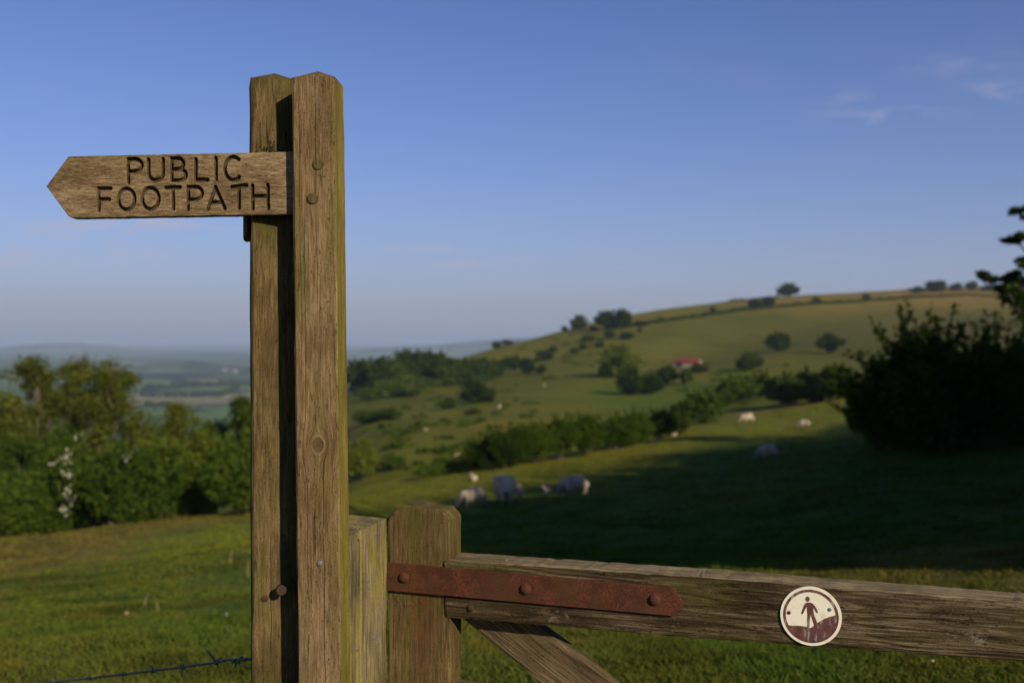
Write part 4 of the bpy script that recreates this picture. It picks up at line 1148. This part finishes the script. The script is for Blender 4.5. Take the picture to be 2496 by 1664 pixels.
# gate hanging post ------------------------------------------------------------
A = P3(853, 1305, 2.20); B = P3(942.5, 1262.7, 2.415)
du = Vector((B.x-A.x, B.y-A.y, 0)); sd = du.length; du.normalize(); lf = Vector((-du.y, du.x, 0))
gp = empty('gate_post', (A.x, A.y, 0), (0, 0, math.atan2(du.y, du.x)))
tag(gp, 'stout square gate post with sloping top and yellow lichen, between signpost and gate', 'post')
bm = bmesh.new()
def boxmesh(bm, nx, ny, nz, fn, seed=1, jit=.0008):
    """rounded-edged block built from a lattice shell"""
    pass
n_ = 30
rings = []
for i in range(n_+1):
    t = i/n_; r0 = random.Random(i+77); row = []
    for (x_, y_) in [(0.004, 0), (sd-.004, 0), (sd, .004), (sd, sd-.01), (0, sd-.01), (0, .004)]:
        ztop = A.z+(B.z-A.z)*(x_/sd)*1.0+(.012)*(y_/sd)
        row.append(bm.verts.new((x_+r0.gauss(0, .0007), y_+r0.gauss(0, .0007), -.45+(ztop+.45)*t)))
    rings.append(row)
for a, b in zip(rings, rings[1:]):
    for k in range(6): bm.faces.new((a[k], a[(k+1) % 6], b[(k+1) % 6], b[k]))
bm.faces.new(rings[-1]); bm.faces.new(rings[0][::-1])
link('post', to_mesh(bm, 'post'), W_GPOST, gp)
def on_plane(sx, sy, p0, n):
    o = Vector((0, 0, EYE)); d = P3(sx, sy, 1.)-o; t = (p0-o).dot(n)/d.dot(n); return o+d*t
for (zx, zy) in ((1202, 338), (1190, 1193), (1055, 1285)):
    p = on_plane(560+zx/3.38, 1200+zy/3.38, A, -lf)
    bm = bmesh.new(); dome_into(bm, (0, 0, 0), .0058, .0025)
    o = link('nail', to_mesh(bm, 'nail', True), GALV, gp); o.location = Matrix.Rotation(-gp.rotation_euler.z, 3, 'Z')@(p-Vector((A.x, A.y, 0)))
p = on_plane(560+1055/3.38, 1200+392/3.38, A, -lf); bm = bmesh.new()
tube_into(bm, [(0, .004, 0), (0, -.0015, 0)], [.003, .003], 8)
o = link('nail', to_mesh(bm, 'nail'), IRON, gp); o.location = Matrix.Rotation(-gp.rotation_euler.z, 3, 'Z')@(p-Vector((A.x, A.y, 0)))

# gate -------------------------------------------------------------------------
gyaw = math.atan2(-.31, 1)
gu = Vector((math.cos(gyaw), math.sin(gyaw), 0)); gn = Vector((math.sin(gyaw), -math.cos(gyaw), 0))   # gn faces the viewer
G0 = on_plane(944.6, 1400, Vector((-.3041, 2.43, 0)), gn); G0.z = 0
gt = empty('field_gate', G0, (0, 0, gyaw)); tag(gt, 'weathered wooden field gate with red rusted hinge strap and round waymark disc', 'gate')
GR = Matrix.Rotation(-gyaw, 3, 'Z')
def on_gate(sx, sy, out=0.):
    return GR@(on_plane(sx, sy, G0+gn*out, gn)-G0)
def block(name, outline, y0, y1, mat, bev=.004, cuts=20, seed=1, jit=.0009, parent=None):
    """outline in local (x, z), extruded from y0 (front) to y1"""
    bm = bmesh.new(); f = [bm.verts.new((x_, y0, z_)) for x_, z_ in outline]; b = [bm.verts.new((x_, y1, z_)) for x_, z_ in outline]
    bm.faces.new(f); bm.faces.new(b[::-1]); n = len(f)
    for i in range(n): bm.faces.new((f[i], b[i], b[(i+1) % n], f[(i+1) % n]))
    bmesh.ops.recalc_face_normals(bm, faces=bm.faces)
    if bev:
        bmesh.ops.bevel(bm, geom=list(bm.edges), offset=bev, segments=2, profile=.6, affect='EDGES')
    lon = [e for e in bm.edges if e.calc_length() > .25]
    if lon and cuts: bmesh.ops.subdivide_edges(bm, edges=lon, cuts=cuts, use_grid_fill=True)
    r0 = random.Random(seed)
    for v in bm.verts: v.co += Vector((r0.gauss(0, jit), r0.gauss(0, jit), r0.gauss(0, jit)))
    return link(name, to_mesh(bm, name), mat, parent)
sr = on_gate(1093, 1400).x
ztop = EYE-(404/FP)*2.405
block('stile', [(0, .05), (sr+.004, .05), (sr+.004, ztop-.026), (sr-.014, ztop-.005), (sr-.07, ztop+.001), (.042, ztop+.004), (.014, ztop-.016), (0, ztop-.036)], 0, .080, W_STILE, .006, 24, 3, parent=gt)
zA, zBt = .940, 1.081
rail = [(sr-.010, zA), (sr-.010, zBt-.002), (sr+.6, 1.0795), (sr+1.25, 1.073), (2.55, 1.062), (2.55, .962), (sr+1.25, .953), (sr+.6, .9425)]
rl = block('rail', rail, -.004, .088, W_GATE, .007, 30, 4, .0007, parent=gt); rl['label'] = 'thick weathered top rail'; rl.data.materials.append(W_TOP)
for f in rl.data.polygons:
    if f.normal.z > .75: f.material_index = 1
for (z0, z1) in ((.70, .775), (.50, .575), (.32, .395), (.16, .235)):
    block('rail', [(sr-.01, z0), (sr-.01, z1), (2.5, z1), (2.5, z0)], .030, .056, W_BRACE, .003, 10, 5, parent=gt)
block('stile', [(2.5, .1), (2.5, 1.15), (2.575, 1.15), (2.575, .1)], 0, .07, W_STILE, .005, 10, 6, parent=gt)
# brace, its own length axis along local x
b0 = on_gate(1128.5, 1509, -.045); b1 = on_gate(1322, 1664, -.045); b2 = on_gate(1311, 1524, -.045)
dv = Vector((b1.x-b0.x, 0, b1.z-b0.z)).normalized(); pv_ = Vector((-dv.z, 0, dv.x))
wdb = (b2-b0).dot(pv_)
br = block('brace', [(-.12, 0), (-.12+.0, wdb), (1.1, wdb), (1.1, 0)], 0, .040, W_BRACE, .004, 16, 7, parent=gt)
br.location = (b0.x, .045, b0.z); br.rotation_euler = (0, -math.atan2(dv.z, dv.x), 0)
# cut the brace's head level with the rail underside: it runs up into the rail's mortise behind the face
# hinge strap
sl = on_gate(945, 1403).x; s_end = on_gate(1643, 1463).x; s_tip = on_gate(1060+2033/3.36, 1240+750/3.36).x
strap = [(sl-.03, .9965), (sl-.03, 1.0635), (s_end, 1.0535), (s_tip+.004, 1.019), (s_end+.001, .9905), (s_end-.006, .9905)]
st = block('hinge_strap', strap, -.0125, -.0045, RUST, .0012, 0, 8, .0, parent=gt); st['label'] = 'red rusted iron hinge strap with pointed end'
for (sx, sy) in ((984.6, 1407), (1280.8, 1435), (1595.7, 1461)):
    bm = bmesh.new(); dome_into(bm, (0, 0, 0), .0136, .0088, 18, 5)
    o = link('rivet', to_mesh(bm, 'rivet', True), RUST, st); o.location = on_gate(sx, sy, .0123); o.location.y = -.0123
bm = bmesh.new(); dome_into(bm, (0, 0, 0), .0085, .005); o = link('bolt', to_mesh(bm, 'bolt', True), IRON, gt); o.location = on_gate(1146.3, 1481.7, .004); o.location.y = -.0038
bm = bmesh.new(); tube_into(bm, [(0, .003, 0), (0, -.002, 0)], [.0085, .008], 12); o = link('peg', to_mesh(bm, 'peg'), PEG, gt); o.location = on_gate(972, 1458); 
# waymark disc
def disc():
    c = on_gate(1976.5, 1500.3, .006); k = 2.137/FP/3.196
    N = NT('disc_white'); g = N.obj(); a = N.noise(g, 60, 4, .6)
    cream = N.done(N.mix(N.rng(a, .52, .70, 0, .4), (.84, .78, .62), (.50, .43, .30)), .45, spec=.4)
    N = NT('disc_brown'); g = N.obj(); a = N.noise(g, 45, 4, .65); b = N.noise(N.map(g, scale=(3, 1, .8)), 24, 3, .6)
    cc = N.mix(N.rng(a, .35, .65, 0, .7), (.10, .038, .032), (.16, .075, .06)); cc = N.mix(N.rng(b, .52, .68, 0, .75), cc, (.40, .35, .31))
    brown = N.done(cc, .5, spec=.4)
    R_ = .0630
    def slab(pts, y0, y1, name, mat, par):
        bm = bmesh.new(); f = [bm.verts.new((x_, y0, z_)) for x_, z_ in pts]; b = [bm.verts.new((x_, y1, z_)) for x_, z_ in pts]
        bm.faces.new(f); n = len(f)
        for i in range(n): bm.faces.new((f[i], b[i], b[(i+1) % n], f[(i+1) % n]))
        bm.faces.new(b[::-1]); return link(name, to_mesh(bm, name), mat, par)
    circ = lambda r, n=72: [(r*math.cos(2*math.pi*i/n), r*math.sin(2*math.pi*i/n)) for i in range(n)]
    d = slab(circ(R_), -.0040, 0, 'waymark_disc', cream, gt); d.location = (c.x, -.0042, c.z); d['label'] = 'round cream disc with brown walking figure on hills'
    # ring
    n = 72; bm = bmesh.new(); ro, ri = R_*.905, R_*.815
    A_ = [[bm.verts.new((r*math.cos(2*math.pi*i/n), y_, r*math.sin(2*math.pi*i/n))) for i in range(n)] for (r, y_) in ((ro, -.0040), (ro, -.0045), (ri, -.0045), (ri, -.0040))]
    for j in range(3):
        for i in range(n): bm.faces.new((A_[j][i], A_[j][(i+1) % n], A_[j+1][(i+1) % n], A_[j+1][i]))
    link('ring', to_mesh(bm, 'ring'), brown, d)
    kx = R_/240*1.0; kz = R_/227
    q = lambda zx, zy: ((zx-692)*kx, -(zy-642)*kz)
    rr = ri*1.0
    hill = [q(497, 732), q(540, 726), q(600, 722), q(650, 724), q(692, 732), q(716, 712), q(745, 688), q(790, 657), q(835, 636), q(888, 619)]
    def on_r(p): l = math.hypot(*p); return (p[0]*rr/l, p[1]*rr/l)
    hill[0] = on_r(hill[0]); hill[-1] = on_r(hill[-1])
    a0 = math.atan2(hill[-1][1], hill[-1][0]); a1 = math.atan2(hill[0][1], hill[0][0]);
    while a1 > a0: a1 -= 2*math.pi
    ar = [(rr*math.cos(a0+(a1-a0)*i/30), rr*math.sin(a0+(a1-a0)*i/30)) for i in range(1, 30)]
    slab(hill+ar, -.0045, -.0038, 'hill_emblem', brown, d)
    body = [q(*p) for p in [(648,548),(660,540),(678,536),(696,538),(712,546),(726,562),(738,582),(749,606),(742,614),(734,610),(720,586),(712,572),(713,606),(722,640),(742,686),(733,700),(718,712),(704,668),(693,634),(690,640),(684,690),(683,727),(664,725),(664,680),(666,630),(662,596),(661,570),(650,588),(640,608),(630,629),(622,631),(617,622),(628,592),(638,566)]]
    slab(body, -.0045, -.0038, 'figure', brown, d)
    head = [((667-692)*kx+.0044*math.cos(t), -(511-642)*kz+.0058*math.sin(t)) for t in [2*math.pi*i/20 for i in range(20)]]
    slab(head, -.0045, -.0038, 'figure', brown, d)
    for (zx, zy, m) in ((520, 628, IRON), (838, 580, GALV), (723, 823, GALV)):
        x_, z_ = q(zx, zy); bm = bmesh.new(); dome_into(bm, (0, 0, 0), .0040, .0018)
        o = link('screw', to_mesh(bm, 'screw', True), m, d); o.location = (x_, -.0044, z_)
disc()

# ------------------------------------------------------------------ barbed wire
def wire():
    src = [(612, 1606, 2.20), (588, 1607, 2.22), (552, 1608, 2.29), (527, 1614, 2.345), (445, 1625, 2.54), (374, 1634, 2.74), (300, 1643, 2.98), (263, 1647, 3.12), (216, 1653, 3.22), (131, 1661, 3.42), (105, 1664, 3.5), (20, 1672, 3.72), (-200, 1690, 4.3)]
    pts = [P3(*s) for s in src]
    N = NT('wire_steel'); m = N.done((.11, .105, .10), .55, spec=.4, metal=.5)
    e = empty('barbed_wire', (pts[0].x, pts[0].y, 0)); tag(e, 'twisted barbed wire strand running left from the old post', 'wire')
    cum = [0]
    for a, b in zip(pts, pts[1:]): cum.append(cum[-1]+(b-a).length)
    def at(s):
        s = min(max(s, 0), cum[-1]-1e-6)
        for i in range(len(pts)-1):
            if cum[i+1] >= s: return pts[i].lerp(pts[i+1], (s-cum[i])/(cum[i+1]-cum[i]))
    n = int(cum[-1]/.006)
    for ph in (0, math.pi):
        q = []
        for i in range(n+1):
            s = cum[-1]*i/n; c = at(s); t = (at(s+.01)-at(s-.01)).normalized(); a = t.cross(Vector((0, 0, 1))).normalized(); b = a.cross(t)
            an = s*2*math.pi/.075+ph; q.append(c+(a*math.cos(an)+b*math.sin(an))*.0019-e.location)
        bm = bmesh.new(); tube_into(bm, q, .0022, 6); link('strand', to_mesh(bm, 'strand', True), m, e)
    def near(sx):
        return min([cum[-1]*i/3000 for i in range(3001)], key=lambda s: abs((lambda p: p.x/p.y*FP+1248)(at(s))-sx))
    for j, (sx, spikes) in enumerate([(527, [(-27, -33), (-20, -33), (14, -12), (2, 14), (8, -10)]), (445, [(-9, -5), (10, 11), (1, 18)]), (374, [(-6, -14), (16, 7), (5, -6)]), (300, [(0, 14), (-8, 4), (5, -6)]), (216, [(-7, -9), (6, 8), (8, -4)]), (131, [(-7, -12), (7, -3), (3, 8)]), (55, [(-4, -8), (6, 6)])]):
        s = near(sx); c = at(s); t = (at(s+.01)-at(s-.01)).normalized(); a = t.cross(Vector((0, 0, 1))).normalized(); b = a.cross(t)
        bm = bmesh.new(); coil = []
        for i in range(25):
            an = i/24*2*math.pi*2.4; coil.append(c+t*(i/24-.5)*.012+(a*math.cos(an)+b*math.sin(an))*.0036-e.location)
        tube_into(bm, coil, .0021, 5)
        for (dx, dy) in spikes:
            kk = c.y/FP; d = Vector((dx*kk, random.uniform(-.012, .012), -dy*kk))*1.15; tube_into(bm, [c-d*.15-e.location, c+d-e.location], [.0020, .0011], 5)
        link('barb', to_mesh(bm, 'barb', True), m, e)
    # the end wrapped back on itself beside the post
    q = []
    for i in range(60):
        s = .01+.085*i/59; c = at(s); an = i*.42; q.append(c+Vector((0, math.cos(an)*.005, math.sin(an)*.0045-.004+.006*math.sin(i/59*math.pi*2.2)))-e.location)
    bm = bmesh.new(); tube_into(bm, q, .0020, 6); link('wrapped_end', to_mesh(bm, 'wrapped_end', True), m, e)
wire()

# ------------------------------------------------------------------ grass
def grass_mat():
    N = NT('grass_blades'); g = N.geo(); a = N.node('ShaderNodeVertexColor'); a.layer_name = 'land'
    r = g.outputs['Random Per Island']
    c = N.mix(1., a.outputs[0], N.ramp(r, [(0., (.65, .8, .6)), (.5, (1.05, 1.08, .85)), (.88, (1.35, 1.25, 1.)), (1., (1.8, 1.5, 1.3))]), 'MULTIPLY')
    d = N.node('ShaderNodeBsdfDiffuse'); N.put(d.inputs[0], c); t = N.node('ShaderNodeBsdfTranslucent'); N.put(t.inputs[0], c)
    mx = N.node('ShaderNodeMixShader'); mx.inputs[0].default_value = .4
    N.L(d.outputs[0], mx.inputs[1]); N.L(t.outputs[0], mx.inputs[2]); N.L(mx.outputs[0], N.out.inputs[0]); return N.mat
def grass():
    n = 520000
    r = np.exp(rng.uniform(math.log(3.6), math.log(95), n)); th = np.radians(rng.uniform(-31, 32, n))
    x = r*np.sin(th); y = r*np.cos(th)
    cl = fbm(x/.5, y/.5, 31, 3); big = fbm(x/3.3, y/3.3, 33, 2)
    z = H(x, y)
    tuss = (fbm(x/.55, y/.55, 5, 3)-.5)*.07*np.clip((r-3)/3, 0, 1)+(fbm(x/3.1, y/3.1, 8, 3)-.5)*.28*np.clip(r/12, 0, 1)
    z = z+tuss*np.clip((220-r)/100, 0, 1)-.005
    h = (.016+.075*np.clip(cl-.35, 0, 1)+.05*np.clip(big-.45, 0, 1))*rng.uniform(.5, 1.4, n)*np.clip(.8+r/40, 0, 2.0)
    wd = np.clip(.0032*r**.55, .004, .05)*rng.uniform(.6, 1.4, n)
    an = rng.uniform(0, 2*math.pi, n); lx = rng.normal(size=n)*.9*h; ly = rng.normal(size=n)*.9*h
    a = np.stack([x-np.cos(an)*wd, y-np.sin(an)*wd, z], -1); b = np.stack([x+np.cos(an)*wd, y+np.sin(an)*wd, z], -1)
    c = np.stack([x+lx, y+ly, z+h], -1)
    V = np.stack([a, b, c], 1).reshape(-1, 3)
    me = mesh_np('grass', V, np.arange(n*3).reshape(-1, 3), 3)
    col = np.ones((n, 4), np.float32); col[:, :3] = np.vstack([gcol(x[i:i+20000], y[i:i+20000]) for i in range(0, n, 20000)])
    dk = fbm(x/.9, y/.9, 41, 3); col[:, :3] *= (1.15-.75*np.clip((dk-.5)*3, 0, .7))[:, None]
    col[:, 0] *= 1+.35*np.clip((fbm(x/.7, y/.7, 43, 2)-.5)*3, 0, 1)
    at = me.color_attributes.new('land', 'FLOAT_COLOR', 'POINT'); at.data.foreach_set('color', np.repeat(col, 3, 0).ravel())
    o = link('grass', me, grass_mat()); tag(o, 'short grazed pasture grass around and beyond the gate', 'grass', kind='stuff')
    # pale dead stalks standing in the sward
    pts = [(570,1325,40,0),(528,1300,36,.1),(330,1395,34,.25),(80,1590,10,1.4),(402,1440,28,.1),(365,1405,26,-.3),(160,1440,24,.3),(145,1448,24,-.2),(300,1590,20,0),(478,1592,22,.2),(1510,1535,10,1.3),(130,1605,18,.2),(220,1560,16,-.4)]
    bm = bmesh.new()
    for (px, py, hp, ln) in pts:
        p = hit(px, py, 4); k = p.y/PF; hgt = hp*k; d = Vector((math.sin(ln), 0, math.cos(ln)))*hgt
        tube_into(bm, [p, p+d*.6, p+d+Vector((.01, 0, 0))], [.0045, .004, .003], 5)
    N = NT('straw'); o = link('dead_stalks', to_mesh(bm, 'dead_stalks'), N.done((.42, .34, .17), .9)); tag(o, 'pale dead grass stalks standing here and there in the near field', 'dead stalks', kind='stuff')
    for (px, py, sz, lab, colr) in [(1058,1515,9,'small whitish stone in the grass just right of the gate stile',(.75,.7,.62)),(2142,1606-100+30,7,'small pale stone in the grass under the gate rail',(.5,.46,.3)),(520,1420,8,'small grey-white stone in the grass left of the posts',(.5,.5,.48)),(290,1415,9,'small brownish stone in the left field',(.4,.3,.2))]:
        p = hit(px, py, 4); bm = bmesh.new(); bmesh.ops.create_icosphere(bm, subdivisions=2, radius=sz*.5*p.y/PF)
        for v in bm.verts: v.co *= 1+random.uniform(-.16, .16); v.co.z *= .75
        N = NT('stone'); o = link('stone', to_mesh(bm, 'stone', True), N.done(colr, .9)); o.location = p+Vector((0, 0, .04)); tag(o, lab, 'stone')
grass()
print('tris', sum(len(m.polygons) for m in bpy.data.meshes))
